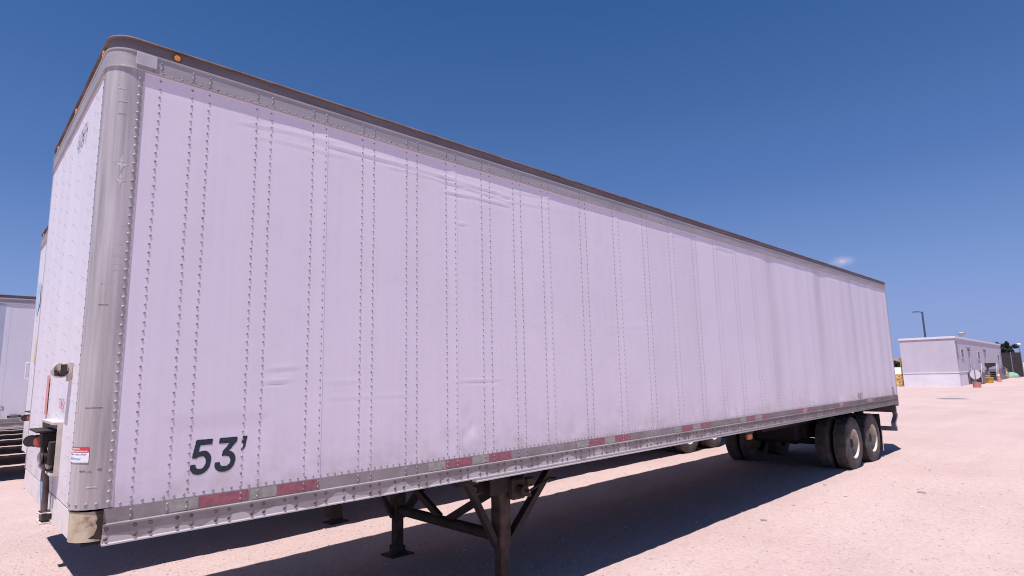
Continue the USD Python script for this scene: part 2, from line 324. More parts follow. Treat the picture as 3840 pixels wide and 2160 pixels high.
def tube(pts, r, n=10):
    """smooth tube along points"""
    pts = np.array(pts, float)
    t = np.gradient(pts, axis=0); t /= np.linalg.norm(t, axis=1, keepdims=True)
    u = np.cross(t[0], [0.3, 0.9, 0.1]); u /= np.linalg.norm(u)
    ang = np.linspace(0, 2 * np.pi, n, endpoint=False); vs = []
    for p, d in zip(pts, t):
        u = u - d * (u @ d); u /= np.linalg.norm(u); w = np.cross(d, u)
        vs.append(p + r * (np.cos(ang)[:, None] * u + np.sin(ang)[:, None] * w))
    v = np.vstack(vs); f = []
    for k in range(len(pts) - 1):
        for i in range(n):
            j = (i + 1) % n; a = k * n
            f += [[a + i, a + j, a + n + j], [a + i, a + n + j, a + n + i]]
    v = np.vstack([v, pts[:1], pts[-1:]]); e = len(v) - 2; a = (len(pts) - 1) * n
    for i in range(n):
        j = (i + 1) % n; f += [[e, j, i], [e + 1, a + i, a + j]]
    m = trimesh.Trimesh(v, f, process=False); m.fix_normals(); return m

def spline(ctrl, n=24):
    from scipy.interpolate import CubicSpline
    c = np.array(ctrl, float); s = np.linspace(0, 1, len(c))
    return CubicSpline(s, c)(np.linspace(0, 1, n))

def beam(a, b, w, h, up=(0, 0, 1)):
    a, b = np.array(a, float), np.array(b, float)
    d = b - a; l = np.linalg.norm(d); d /= l
    s = np.cross(d, up); s /= np.linalg.norm(s); u = np.cross(s, d)
    m = trimesh.creation.box((l, w, h)); T = np.eye(4); T[:3, 0] = d; T[:3, 1] = s; T[:3, 2] = u; T[:3, 3] = (a + b) / 2
    m.apply_transform(T); return m

def revolve_y(profile, center, n=40):
    """profile of (y, r) revolved about the y axis through center"""
    pr = np.array(profile, float); t = np.linspace(0, 2 * np.pi, n, endpoint=False)
    v = np.stack([np.outer(np.cos(t), pr[:, 1]), np.tile(pr[:, 0], (n, 1)), np.outer(np.sin(t), pr[:, 1])], -1).reshape(-1, 3) + np.array(center)
    k = len(pr); f = []
    for i in range(n):
        j = (i + 1) % n
        for a in range(k - 1):
            f += [[i * k + a, i * k + a + 1, j * k + a + 1], [i * k + a, j * k + a + 1, j * k + a]]
    return trimesh.Trimesh(v, f, process=False)

def ico(center, r, sub=1, squash=(1, 1, 1)):
    m = trimesh.creation.icosphere(sub, 1.0); m.vertices = m.vertices * np.array(squash) * r + np.array(center); return m

# rivet heads ---------------------------------------------------------------
_t = np.linspace(0, 2 * np.pi, 8, endpoint=False)
RV = np.vstack([np.stack([np.cos(_t), np.sin(_t), 0 * _t], 1), np.stack([.72 * np.cos(_t), .72 * np.sin(_t), 0 * _t + .42], 1), [[0, 0, .58]]])
RF = []
for i in range(8):
    j = (i + 1) % 8
    RF += [[i, j, 8 + j], [i, 8 + j, 8 + i], [8 + i, 8 + j, 16]]
RF = np.array(RF)

def rivets(points, normals, r):
    """many rivet heads in one mesh"""
    P = np.array(points, float); N = np.array(normals, float)
    if N.ndim == 1: N = np.tile(N, (len(P), 1))
    N = N / np.linalg.norm(N, axis=1, keepdims=True)
    r = np.broadcast_to(np.asarray(r, float), (len(P),))
    A = np.tile([0, 0, 1.0], (len(P), 1)); U = np.cross(A, N); U /= np.linalg.norm(U, axis=1, keepdims=True); W = np.cross(N, U)
    V = P[:, None] + r[:, None, None] * (RV[None, :, 0:1] * U[:, None] + RV[None, :, 1:2] * W[:, None] + RV[None, :, 2:3] * N[:, None])
    F = RF[None] + (np.arange(len(P)) * len(RV))[:, None, None]
    return trimesh.Trimesh(V.reshape(-1, 3), F.reshape(-1, 3), process=False)

# ------------------------------------------------------------------ ground
def ground_z(x, y):
    p = np.stack([x * .55, y * .55, 0 * x], -1); q = np.stack([x * 3.1, y * 3.1, 0 * x + 7], -1); s = np.stack([x * 9, y * 9, 0 * x + 3], -1)
    fade = np.clip((60 - np.hypot(x - 5, y - 2)) / 30, 0, 1)
    return fade * (.022 * meshkit.fbm(p.reshape(-1, 3), 3).reshape(x.shape) + .012 * meshkit.fbm(q.reshape(-1, 3), 3).reshape(x.shape)
                   + .010 * meshkit.noise(s.reshape(-1, 3)).reshape(x.shape)) - .012

def graded(a, b, step, far):
    near = np.arange(a, b, step); out = [b]; s = step
    while out[-1] < far: s *= 1.25; out.append(out[-1] + s)
    lo = [a]; s = step
    while lo[-1] > -far: s *= 1.25; lo.append(lo[-1] - s)
    return np.array(lo[:0:-1] + list(near) + out)

gx, gy = graded(-2, 18, .055, 2500), graded(-3, 8, .055, 2500)
X, Y = np.meshgrid(gx, gy, indexing='ij')
GZ = ground_z(X, Y)
idx = np.arange(X.size).reshape(X.shape)
quads = np.stack([idx[:-1, :-1], idx[1:, :-1], idx[1:, 1:], idx[:-1, 1:]], -1).reshape(-1, 4)
g = obj('ground', (np.stack([X, Y, GZ], -1).reshape(-1, 3), quads), 'ground', smooth=True, kind='structure', label='pale crushed gravel yard lying flat under the trailers')

# loose gravel: many small stones
def stones(n, mat, size, seed, label):
    rg = np.random.default_rng(seed)
    base = trimesh.creation.icosphere(0, 1.0)
    # denser towards the camera
    px = rg.uniform(-1.5, 17, n * 6); py = rg.uniform(-3.2, 7.5, n * 6)
    d = np.hypot(px - CAM[0], py - CAM[1]); keep = rg.random(len(px)) < np.clip(5.2 / d, 0, 1) ** 1.6
    px, py = px[keep][:n], py[keep][:n]
    k = len(px); s = size * np.exp(rg.normal(0, .4, k))
    J = 1 + rg.normal(0, .22, (k, 12, 3)); a = rg.uniform(0, 6.3, k)
    V = base.vertices[None] * J * s[:, None, None] * np.array([1, .8, .55])
    V = np.stack([V[..., 0] * np.cos(a)[:, None] - V[..., 1] * np.sin(a)[:, None], V[..., 0] * np.sin(a)[:, None] + V[..., 1] * np.cos(a)[:, None], V[..., 2]], -1)
    V += np.stack([px, py, ground_z(px, py) + s * .12], -1)[:, None]
    F = base.faces[None] + (np.arange(k) * 12)[:, None, None]
    p = obj('gravel', trimesh.Trimesh(V.reshape(-1, 3), F.reshape(-1, 3), process=False), mat, kind='stuff')
    tag(p, label, 'gravel')
stones(13000, 'stone0', .0085, 1, 'loose pale pinkish gravel scattered over the yard')
stones(5000, 'stone1', .007, 2, 'darker gravel stones scattered among the pale ones')
stones(6000, 'stone2', .008, 3, 'lightest gravel stones scattered over the yard')

# ------------------------------------------------------------------ trailers
LEN, WID, CR = 16.12, 2.59, .125
ZB, ZP, ZT, ZR1, ZRF = 1.1625, 1.372, 3.918, 4.037, 4.118
TILT = math.degrees(0.0026)
POSTS = [.4929 + .4064 * k for k in range(9)] + [.4929 + .4064 * 8 + .6014 * k for k in range(1, 21)]
GAP = .102
SEAMS = [.176, 1.372, 2.592, 3.808] + [3.808 + 1.2028 * k for k in range(1, 11)]
SEAMS = [s for s in SEAMS if s < 15.9] + [16.07]

def nose_path(off, x_end=LEN, n=9):
    """plan path of the box: rear near corner, nose, rear far corner, pushed outward by off"""
    pts = [(x_end, -off), (CR + .05, -off)]
    for a in np.linspace(-np.pi / 2, -np.pi, n):
        pts.append((CR + (CR + off) * math.cos(a), CR + (CR + off) * math.sin(a)))
    for a in np.linspace(np.pi, np.pi / 2, n):
        pts.append((CR + (CR + off) * math.cos(a), WID - CR + (CR + off) * math.sin(a)))
    pts.append((x_end, WID + off))
    return np.array(pts)

def sweep(profile, rows=nose_path, close=True):
    """profile: list of (offset, z); swept round the nose; ends capped by repeating the first point"""
    prof = list(profile) + ([profile[0]] if close else [])
    R_ = [np.column_stack([rows(o), np.full(len(rows(o)), z)]) for o, z in prof]
    n = len(R_[0]); v = np.vstack(R_); f = []
    for k in range(len(R_) - 1):
        for i in range(n - 1):
            a = k * n + i; b = (k + 1) * n + i
            f.append([a, b, b + 1, a + 1])
    return (v, np.array(f))

def arc_pt(s, off=0.0):
    """point and normal on the nose corner; s from the front tangent along the curve on to the side"""
    q = np.pi * CR / 2
    if s < 0: return np.array([-off, CR - s]), np.array([-1.0, 0])
    if s > q: return np.array([CR + s - q, -off]), np.array([0, -1.0])
    a = s / CR; n_ = np.array([-math.cos(a), -math.sin(a)])
    return np.array([CR, CR]) + n_ * (CR + off), n_

CREASES = [  # x1, z1, x2, z2, half width, depth of dents in the near side sheets
    (.74, 3.755, 1.45, 3.80, .022, .0030), (1.2, 3.765, 2.1, 3.765, .03, .0022), (.85, 3.683, 1.5, 3.70, .02, .0024), (1.37, 3.76, 2.6, 3.76, .02, .0032),
    (1.9, 3.715, 2.7, 3.725, .022, .0036), (2.4, 3.76, 3.25, 3.73, .020, .0060), (2.45, 3.716, 3.0, 3.70, .02, .0040), (2.48, 3.632, 3.25, 3.642, .022, .0060), (2.9, 3.69, 3.3, 3.68, .018, .004),
    (3.3, 3.80, 4.05, 3.84, .03, .0030), (3.3, 3.70, 4.1, 3.72, .03, .002), (2.60, 3.375, 2.69, 3.366, .016, .0060), (8.35, 2.892, 8.75, 2.89, .018, .0060),
    (6.2, 3.81, 6.9, 3.83, .03, .006), (.98, 2.02, 1.13, 2.02, .018, .0045), (1.39, 2.016, 1.67, 2.016, .016, .0045), (2.58, 1.985, 2.93, 1.984, .016, .0050), (2.95, 1.983, 3.17, 1.982, .014, .0050),
    (1.0, 2.10, 1.2, 2.11, .03, .003), (1.4, 1.90, 2.1, 1.885, .02, .0018), (7.4, 3.80, 7.95, 3.80, .05, .008), (4.7, 2.55, 5.6, 2.56, .03, .002), (10.1, 3.4, 10.9, 3.41, .03, .003)]
DENTS = [(2.735, 1.60, .035, .006), (2.70, 1.70, .05, .004), (2.66, 1.54, .03, .004), (2.2, 1.55, .16, .004), (5.2, 1.62, .18, .005), (6.4, 1.55, .15, .005), (7.6, 1.66, .22, .007),
         (9.3, 1.7, .25, .008), (10.6, 1.75, .22, .008), (12.2, 1.6, .25, .008), (4.1, 1.50, .12, .004), (1.55, 1.6, .15, .003), (8.3, 2.3, .3, .005), (13.1, 2.2, .3, .006), (11.6, 3.6, .25, .007), (9.2, 3.65, .2, .006)]

def relief(x, z, dents=True, seed=0):
    """outward bulge of the side sheets: oil-canning between the posts, dents and creases"""
    p = np.stack([x * 1.7, z * .55, 0 * x + seed * 3.7], -1)
    q = np.stack([x * 5.0, z * .8, 0 * x + 9 + seed], -1)
    d = .0036 * meshkit.fbm(p.reshape(-1, 3), 3).reshape(x.shape) + .0009 * meshkit.noise(q.reshape(-1, 3)).reshape(x.shape)
    if dents:
        for x1, z1, x2, z2, w, a in CREASES:
            t = np.clip((x - x1) / (x2 - x1), 0, 1); zc = z1 + t * (z2 - z1) + .003 * np.sin(x * 7)
            end = np.clip(np.minimum(x - x1, x2 - x) / .12 + .5, 0, 1); end = end * end * (3 - 2 * end)
            u = (z - zc) / (w * .75)
            d += .50 * a * end * (np.exp(-((u - .5) ** 2) * 1.6) - .9 * np.exp(-((u + .5) ** 2) * 3.0))
        for cx, cz, r, a in DENTS:
            d -= a * np.exp(-(((x - cx) / r) ** 2 + ((z - cz) / (r * 1.7)) ** 2))
    env = np.clip(np.minimum(z - ZP, ZT - z) / .12, 0, 1)
    # the sheet lies tight round its lettering
    flat = np.clip(np.maximum(np.abs(x - .715) / .23, np.abs(z - 1.585) / .17) - 1, 0, 1) * 2
    return d * env * np.clip(flat, 0, 1)

def side_sheet(x0, x1, dx, dz, dents=True, seed=0, far=False):
    xs = np.linspace(x0, x1, max(3, int((x1 - x0) / dx) + 1)); zs = np.linspace(ZP - .03, ZT + .03, int((ZT - ZP) / dz) + 1)
    XX, ZZ = np.meshgrid(xs, zs, indexing='ij')
    D = relief(XX, ZZ, dents, seed) + .0022 * np.clip((XX - (x1 - .10)) / .08, 0, 1)
    if far: YY = WID + D
    else: YY = -D
    # return edge of the overlapping end
    XX = np.vstack([XX, XX[-1:] + .0008]); ZZ = np.vstack([ZZ, ZZ[-1:]]); YY = np.vstack([YY, np.full_like(YY[-1:], WID - .004 if far else .004)])
    i = np.arange(XX.size).reshape(XX.shape)
    q = np.stack([i[:-1, :-1], i[1:, :-1], i[1:, 1:], i[:-1, 1:]], -1).reshape(-1, 4)
    if far: q = q[:, ::-1]
    return (np.stack([XX, YY, ZZ], -1).reshape(-1, 3), q)

def decal_side(poly, off):
    """flat shapely polygon (x, z) on the near side, standing off by off"""
    m = trimesh.creation.extrude_polygon(poly, .0006, engine='earcut')
    v = m.vertices.copy(); m.vertices = np.stack([v[:, 0], -off - v[:, 2], v[:, 1]], -1); m.fix_normals(); return m

def decal_front(poly, off):
    """polygon (u, z), u to the right as seen from the front; u = -y"""
    m = trimesh.creation.extrude_polygon(poly, .001, engine='earcut')
    v = m.vertices.copy(); m.vertices = np.stack([-off - v[:, 2], -v[:, 0], v[:, 1]], -1); m.fix_normals(); return m

def decal_corner(s0, s1, z0, z1, off, wob=0.0, n=14, seed=0, curl=0.0):
    rg = np.random.default_rng(seed); ss = np.linspace(s0, s1, n); v = []
    top = z1 + wob * rg.normal(0, 1, n); bot = z0 + wob * rg.normal(0, 1, n)
    for s, a, b in zip(ss, bot, top):
        for z in (a, b):
            p, _ = arc_pt(s, off + (curl if z == a else 0)); v.append([p[0], p[1], z])
    f = [[2 * i, 2 * i + 2, 2 * i + 3, 2 * i + 1] for i in range(n - 1)]
    return (np.array(v), np.array(f))

def text_side(text, x, z, h, off, bold=True, slant=0.0, width=None, fn='side'):
    m = meshkit.text_mesh(text, h, .001, bold)
    v = m.vertices.copy(); v[:, 0] += slant * v[:, 1]
    v[:, 0] -= v[:, 0].min()
    if width: v[:, 0] *= width / v[:, 0].max()
    if fn == 'side': w = np.stack([x + v[:, 0], -off - v[:, 2], z + v[:, 1]], -1)
    elif fn == 'front': w = np.stack([-off - v[:, 2], x - v[:, 0], z + v[:, 1]], -1)
    else:
        w = []
        for a, b, c_ in v:
            p, _ = arc_pt(x + a, off + c_); w.append([p[0], p[1], z + b])
        w = np.array(w)
    m.vertices = w; m.fix_normals(); return m

def heavy_text(text, h, grow, slant, width):
    from shapely.ops import unary_union
    m = meshkit.text_mesh(text, h, .001, True)
    low = m.faces[(m.vertices[m.faces][:, :, 2].max(1) < 1e-5)]
    poly = unary_union([Polygon(m.vertices[f][:, :2]).buffer(1e-5) for f in low]).buffer(grow)
    from shapely import affinity
    poly = affinity.affine_transform(poly, [1, slant, 0, 1, 0, 0])
    a = poly.bounds; poly = affinity.translate(poly, -a[0], -a[1])
    poly = affinity.scale(poly, width / (a[2] - a[0]), 1, origin=(0, 0))
    return poly.simplify(.0006)

def place_poly_side(poly, x, z, off):
    return cat([decal_side(g, off) for g in [__import__('shapely').affinity.translate(q, x, z) for q in getattr(poly, 'geoms', [poly])]])

def tyre_profile(y0, w, R, r):
    h = w / 2; yc = y0 + h
    pr = [(-.5, r), (-.5, r + .03), (-.54, r + .08), (-.52, R - .06), (-.46, R - .018), (-.40, R), (.40, R), (.46, R - .018), (.52, R - .06), (.54, r + .08), (.5, r + .03), (.5, r)]
    return [(yc + a * w, b) for a, b in pr]

def add_wheels(t, xs=(12.75, 14.0), R=.505, full=True):
    for x in xs:
        zc = R - .012 + .0026 * x
        obj('axle', cyl((x, .30, zc), (x, WID - .30, zc), .065), 'under', t, smooth=40)
        for y0, s in ((.035, 1), (.375, 1), (WID - .035, -1), (WID - .375, -1)):
            pr = tyre_profile(0, .26, R, .29)
            c0 = (x, y0, zc)
            tp = [(s * a, b) for a, b in pr]
            ty = revolve_y(tp, c0, 48); ty.fix_normals()
            # tread blocks
            tr = []
            if full:
                for k in range(56):
                    a = 2 * np.pi * k / 56
                    for yy in (.05, .105, .16, .215):
                        b = trimesh.creation.box((.042, .044, .016)); T = trimesh.transformations.rotation_matrix(np.pi / 2 - a, [0, 1, 0])
                        b.apply_translation((0, 0, R + .003)); b.apply_transform(T); b.apply_translation((x, y0 + s * yy, zc)); tr.append(b)
            tp_ = obj('tyre', cat([ty] + tr), 'rubber', t, smooth=35)
            rim = [(.012, .292), (.004, .285), (.012, .272), (.03, .262), (.07, .258), (.14, .256), (.175, .25)]
            rm = revolve_y([(s * a, b) for a, b in rim], c0, 48); rm.fix_normals()
            obj('rim', rm, 'rim', tp_, smooth=35)
            disc = revolve_y([(s * a, b) for a, b in ((.176, .2505), (.178, .14), (.168, .13), (.168, .0001))], c0, 40); disc.fix_normals()
            obj('wheel_disc', disc, 'disc', tp_, smooth=35)
            hub = [cyl((x, y0 + s * .165, zc), (x, y0 + s * .06, zc), .085, 18)] + [cyl((x + .115 * math.cos(a), y0 + s * .17, zc + .115 * math.sin(a)), (x + .115 * math.cos(a), y0 + s * .135, zc + .115 * math.sin(a)), .013, 6) for a in np.linspace(0, 2 * np.pi, 10, endpoint=False)]
            obj('hub', cat(hub), 'under', tp_, smooth=35)

def add_gladhands(t, detail=True):
    # connector box, air line couplings, electric socket and hanging lines on the nose
    fr = [bx(-.028, 0, .585, .60, 1.50, 1.815), bx(-.045, 0, 1.16, 1.175, 1.50, 1.815), bx(-.05, 0, .60, 1.16, 1.80, 1.815), bx(-.045, 0, .60, 1.16, 1.50, 1.512)]
    obj('connector_box', cat(fr), 'beige', t)
    obj('box_back', bx(-.006, 0, .60, 1.16, 1.512, 1.80), 'beige', t)
    obj('mount_plate', bx(-.115, -.006, .70, 1.12, 1.752, 1.762), 'steel', t)
    obj('valve_block', cat([rbx(-.085, -.006, .72, .86, 1.66, 1.75), rbx(-.055, -.006, .62, .69, 1.56, 1.70)]), 'steel', t)
    for k, (y, z, x, m) in enumerate(((.98, 1.690, -.085, 'black'), (1.10, 1.684, -.10, 'black'), (.86, 1.692, -.07, 'gladred'))):
        body = [cyl((x, y, z), (x - .012, y - .05, z), .036, 16), cyl((x - .012, y - .05, z), (x - .016, y - .062, z), .027, 14), cyl((x + .02, y, z + .01), (-.006, y, z + .03), .018, 10), rbx(x - .03, x + .03, y - .01, y + .06, z - .016, z + .016)]
        obj('gladhand', cat(body), m, t, smooth=35)
    obj('electric_socket', cat([cyl((-.006, .74, 1.60), (-.075, .72, 1.595), .034, 16), cyl((-.075, .72, 1.595), (-.082, .72, 1.595), .04, 16)]), 'black', t, smooth=35)
    obj('air_tank', cat([ico((-.035, 1.02, 1.575), .05, 2, (.7, 2.0, 1)), ico((-.03, .86, 1.55), .045, 2, (.7, 1.6, 1))]), 'beige', t, smooth=True)
    obj('hose', tube(spline([(-.06, .84, 1.68), (-.055, .82, 1.60), (-.035, .83, 1.45), (-.03, .84, 1.34), (-.03, .83, 1.25)]), .017), 'hose', t, smooth=True)
    obj('cable', tube(spline([(-.03, 1.02, 1.53), (-.04, .97, 1.45), (-.04, .92, 1.36), (-.035, .87, 1.26)]), .009), 'bluehose', t, smooth=True)
    obj('hose_clip', cat([bx(-.05, -.004, .74, .88, 1.262, 1.268), bx(-.05, -.004, .745, .87, 1.225, 1.262)]), 'black', t)
    obj('hose_holder', cat([tube([(-.003, .90, 1.262), (-.055, .89, 1.262), (-.065, .82, 1.264), (-.055, .75, 1.266), (-.003, .74, 1.266)], .005, 8), bx(-.06, -.002, .73, .90, 1.205, 1.213)]), 'beige', t)

def landing_gear(t, full=True):
    def z0(x): return .0026 * x
    for y, s in ((.40, 1), (WID - .40, -1)):
        b0 = z0(3.42)
        obj('leg', cat([rbx(3.35, 3.49, y - .07, y + .07, .42, 1.12, .01)]), 'rusty', t)
        obj('inner_leg', rbx(3.368, 3.472, y - .052, y + .052, .10, .45, .008), 'rusty', t)
        foot = [rbx(3.27, 3.57, y - .13, y + .13, b0 - .01, b0 + .022, .006), cyl((3.42, y - .06, .085), (3.42, y + .06, .085), .05, 14), bx(3.36, 3.48, y - .075, y - .06, .02, .12), bx(3.36, 3.48, y + .06, y + .075, .02, .12),
                cyl((3.42, y, .022), (3.42, y, .10), .13, 14, .06)]
        obj('foot', cat(foot), 'rusty', t)
        obj('strut', beam((2.97, y, 1.12), (3.36, y, .44), .05, .07, (0, 1, 0)), 'steel', t)
        obj('strut', beam((4.16, y, 1.10), (3.49, y, .44), .06, .08, (0, 1, 0)), 'steel', t)
        for b_ in (rbx(3.20, 3.64, y - .10, y - .085, .93, 1.16, .004), rbx(3.20, 3.64, y + .085, y + .10, .93, 1.16, .004), rbx(2.86, 3.10, y - .06, y + .06, 1.05, 1.16, .006), rbx(4.05, 4.26, y - .06, y + .06, 1.05, 1.16, .006)):
            obj('mount_bracket', b_, 'steel', t)
    obj('cross_tube', cyl((3.42, .47, .515), (3.42, WID - .47, .515), .055, 16), 'steel', t, smooth=35)
    for s in (-1, 1):
        obj('cross_brace', beam((3.42, WID / 2 + s * .07, .55), (3.42, WID / 2 + s * .83, .94), .05, .07), 'steel', t)
    obj('shaft', cyl((3.46, .33, .93), (3.46, WID - .35, .93), .018, 10), 'steel', t)
    gb = [rbx(3.44, 3.62, .24, .33, .86, 1.06, .02), cyl((3.52, .25, .95), (3.52, .16, .95), .05, 16), cyl((3.60, .26, .90), (3.60, .18, .90), .022, 12), rbx(3.62, 3.74, .24, .31, .96, 1.04, .01)]
    obj('gearbox', cat(gb), 'rusty', t, smooth=35)
    obj('crank', tube([(3.52, .22, .95), (3.52, .12, .95), (3.56, .11, .965), (3.80, .11, 1.03), (3.84, .11, 1.03), (3.84, .05, 1.03)], .012, 8), 'steel', t, smooth=35)

def build_trailer(name, label, group, loc, near=True, sid='siding', fine=True, tilt=TILT):
    t = thing(name, label, 'trailer', loc, 0.0, group, tilt)
    # ---- near side sheets, far side, floor, doors, roof
    for i, (a, b) in enumerate(zip(SEAMS[:-1], SEAMS[1:])):
        if fine:
            obj('side_panel', side_sheet(a, b, .022 if b < 5 else .04, .016 if b < 5 else .025, True, 0), sid, t, smooth=25)
        else:
            obj('side_panel', side_sheet(a, b, .15, .12, False, 2), sid, t, smooth=25)
    obj('far_side_wall', bx(CR, LEN - .05, WID - .03, WID, ZP - .02, ZT + .03), sid, t)
    obj('floor', bx(.05, LEN - .03, .04, WID - .04, ZB + .02, ZP - .03), 'under', t)
    for k in range(2):
        y0 = .09 + k * 1.21
        obj('rear_door', rbx(LEN - .03, LEN + .015, y0, y0 + 1.195, ZP, ZT - .02), sid, t)
    obj('rear_frame', cat([bx(LEN - .05, LEN + .03, .0, .085, 1.10, ZRF - .002), bx(LEN - .05, LEN + .03, WID - .085, WID, 1.10, ZRF - .002), bx(LEN - .05, LEN + .03, .085, WID - .085, ZT - .01, ZRF - .002)]), 'alu_rail', t)
    obj('rear_sill', cat([bx(LEN - .10, LEN + .045, .02, WID - .02, 1.125, ZP - .02), bx(LEN - .06, LEN + .03, .06, WID - .06, .95, 1.12)]), 'grimy', t)
    obj('roof', cat([bx(.13, LEN, .012, WID - .012, ZRF - .03, ZRF + .004), bx(.012, .13, .13, WID - .13, ZRF - .03, ZRF + .004)]), 'roof', t)
    # ---- front sheet
    ys = np.linspace(.15, WID - .15, 150); zs = np.linspace(ZP, ZT + .02, 60)
    YY, ZZ = np.meshgrid(ys, zs, indexing='ij')
    DD = .004 * np.cos((YY - 1.295) * 2 * np.pi / .38) * np.clip(np.minimum(ZZ - ZP, ZT - ZZ) / .2, 0, 1) + .003 * meshkit.noise(np.stack([YY * 4, ZZ * .9, 0 * YY], -1).reshape(-1, 3)).reshape(YY.shape)
    i = np.arange(YY.size).reshape(YY.shape); q = np.stack([i[:-1, :-1], i[:-1, 1:], i[1:, 1:], i[1:, :-1]], -1).reshape(-1, 4)
    obj('front_panel', (np.stack([-.5 * DD, YY, ZZ], -1).reshape(-1, 3), q), 'front', t, smooth=True)
    # ---- nose corner posts
    def corner(off, z0, z1, s0, s1, n=26, flip=False):
        v = []
        for s in np.linspace(s0, s1, n):
            for o in (off, off - .006):
                p, _ = arc_pt(s, o)
                if flip: p = np.array([p[0], WID - p[1]])
                v += [[p[0], p[1], z0], [p[0], p[1], z1]]
        f = []
        for k in range(n - 1):
            a = 4 * k; b = a + 4
            f += [[a, b, b + 1, a + 1], [a + 2, a + 3, b + 3, b + 2], [a, a + 2, b + 2, b], [a + 1, b + 1, b + 3, a + 3]]
        f += [[0, 1, 3, 2], [4 * n - 4, 4 * n - 2, 4 * n - 1, 4 * n - 3]]
        f = np.array(f)
        return (np.array(v), f[:, ::-1] if flip else f)
    q_ = np.pi * CR / 2
    send = q_ + .051
    obj('corner_post', corner(.0045, ZP + .0, ZT + .01, -.028, send), 'alu_post', t, smooth=30)
    obj('corner_post', corner(.0045, ZP + .0, ZT + .01, -.028, send, flip=True), 'alu_post', t, smooth=30)
    obj('nose_casting', corner(-.002, 1.205, ZP - .012, -.0, q_ + .004), 'cream', t, smooth=30)
    obj('nose_casting', corner(-.002, 1.205, ZP - .012, -.0, q_ + .004, flip=True), 'cream', t, smooth=30)
    obj('front_sill', cat([rbx(.0, .05, CR + .002, WID - CR - .002, 1.215, ZP - .004, .006)]), 'sill', t)
    # ---- top rail, roof band and roof lip, carried round the nose
    obj('top_rail', sweep([(.004, ZT), (.013, ZT), (.013, ZT + .007), (.0085, ZT + .010), (.0085, ZR1 - .010), (.013, ZR1 - .007), (.013, ZR1), (-.02, ZR1), (-.02, ZT)]), 'alu_rail', t, smooth=20)
    obj('roof_band', sweep([(-.006, ZR1 - .004), (-.006, ZRF - .006), (-.026, ZRF - .006), (-.026, ZR1 - .004)]), 'band', t)
    obj('roof_lip', sweep([(-.03, ZRF - .012), (.011, ZRF - .012), (.013, ZRF - .007), (.010, ZRF), (-.03, ZRF + .006)]), 'rust_lip', t)
    # ---- bottom rails
    for flip in (False, True):
        def prof(pts, x0, x1, seg=1):
            n = len(pts); v = []
            for x in np.linspace(x0, x1, seg + 1):
                v += [[x, (WID + o) if flip else -o, z] for o, z in pts]
            f = []
            for k in range(seg):
                for i in range(n):
                    j = (i + 1) % n; f += [[k * n + i, k * n + j, (k + 1) * n + j], [k * n + i, (k + 1) * n + j, (k + 1) * n + i]]
            c0 = list(range(n)); e = seg * n
            for i in range(1, n - 1): f += [[0, i + 1, i], [e, e + i, e + i + 1]]
            m = trimesh.Trimesh(np.array(v), f, process=False); m.fix_normals(); return m
        xs = CR + .012
        upper = [(.005, ZP - .004), (.005, 1.290), (.026, 1.287), (.026, 1.279), (.020, 1.275), (.020, 1.192), (.024, 1.186), (.024, 1.178), (-.03, 1.178), (-.03, ZP - .004)]
        parts = [prof(upper, xs, LEN - .05)]
        low = [(.021, 1.177), (.021, 1.163), (.027, 1.160), (.027, 1.150), (-.03, 1.150), (-.03, 1.177)]
        parts.append(prof(low, 2.76, LEN - .05))
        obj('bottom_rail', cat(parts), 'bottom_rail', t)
    # ---- rivets
    if near:
        big, allp, alln, allr = [], [], [], []
        rows = [.262] + [p + s * GAP / 2 for p in POSTS for s in (-1, 1)]
        zz = np.arange(ZP + .042, ZT - .03, .0515)
        for s_z in np.arange(ZP + .03, ZT - .02, .0535):
            p, n_ = arc_pt(send - .023, .0045); big.append(([p[0], p[1], s_z + RNG.normal(0, .0012)], [*n_, 0], .0105))
        for s in (.02, .075, .125, .172):
            p, n_ = arc_pt(s, .0045); big.append(([p[0], p[1], ZP + .026], [*n_, 0], .0095))
        for s_z in np.arange(ZP + .03, ZT - .02, .0535):
            p, n_ = arc_pt(-.016, .0045); big.append(([p[0], p[1], s_z], [*n_, 0], .007))
        for k, x in enumerate(rows):
            y = -relief(np.full(len(zz), x)[:, None], zz[:, None], fine, 0)[:, 0]
            for z, yy in zip(zz, y):
                e = ([x + RNG.normal(0, .0012), yy, z + RNG.normal(0, .0012)], [0, -1, 0], .0075)
                (big if k < 4 and len(big) < 300 else None or []).append(e) if (k < 4 and len(big) < 300) else (allp.append(e[0]), alln.append(e[1]), allr.append(e[2]))
        if not fine: big_as_parts = 0
        small = []
        # bottom edge of the sheets and top rail rows
        for x in np.arange(.21, LEN - .1, .053):
            small.append(([x, -.001, ZP + .014], [0, -1, 0], .0075)); small.append(([x + .01, -.0088, ZT + .017], [0, -1, 0], .007))
        for x in rows:
            for z in (1.345, 1.312): small.append(([x, -.0065, z], [0, -1, 0], .008))
            for z in (ZT + .048, ZT + .082): small.append(([x, -.0088, z], [0, -1, 0], .008))
        for y in np.arange(.18, WID - .15, .05): small.append(([-.0088, y, ZT + .017], [-1, 0, 0], .006))
        fronts = []
        for yc in (.34, .84, 1.33, 1.69, 2.10):
            for s in (-1, 1):
                for z in np.arange(ZP + .06, ZT - .05, .103 if s < 0 else .105):
                    fronts.append([-.004, yc + s * .05, z])
        obj('front_rivet_rows', rivets(fronts, [-1, 0, 0], .0058), 'rivet_white', t, smooth=True, kind='stuff')
        for e in small: allp.append(e[0]); alln.append(e[1]); allr.append(e[2])
        if fine:
            for P_, N_, r_ in big:
                obj('rivet', rivets([P_], [N_], r_), 'rivet_metal' if r_ > .0085 else 'rivet', t, smooth=True)
        else:
            for e in big: allp.append(e[0]); alln.append(e[1]); allr.append(e[2])
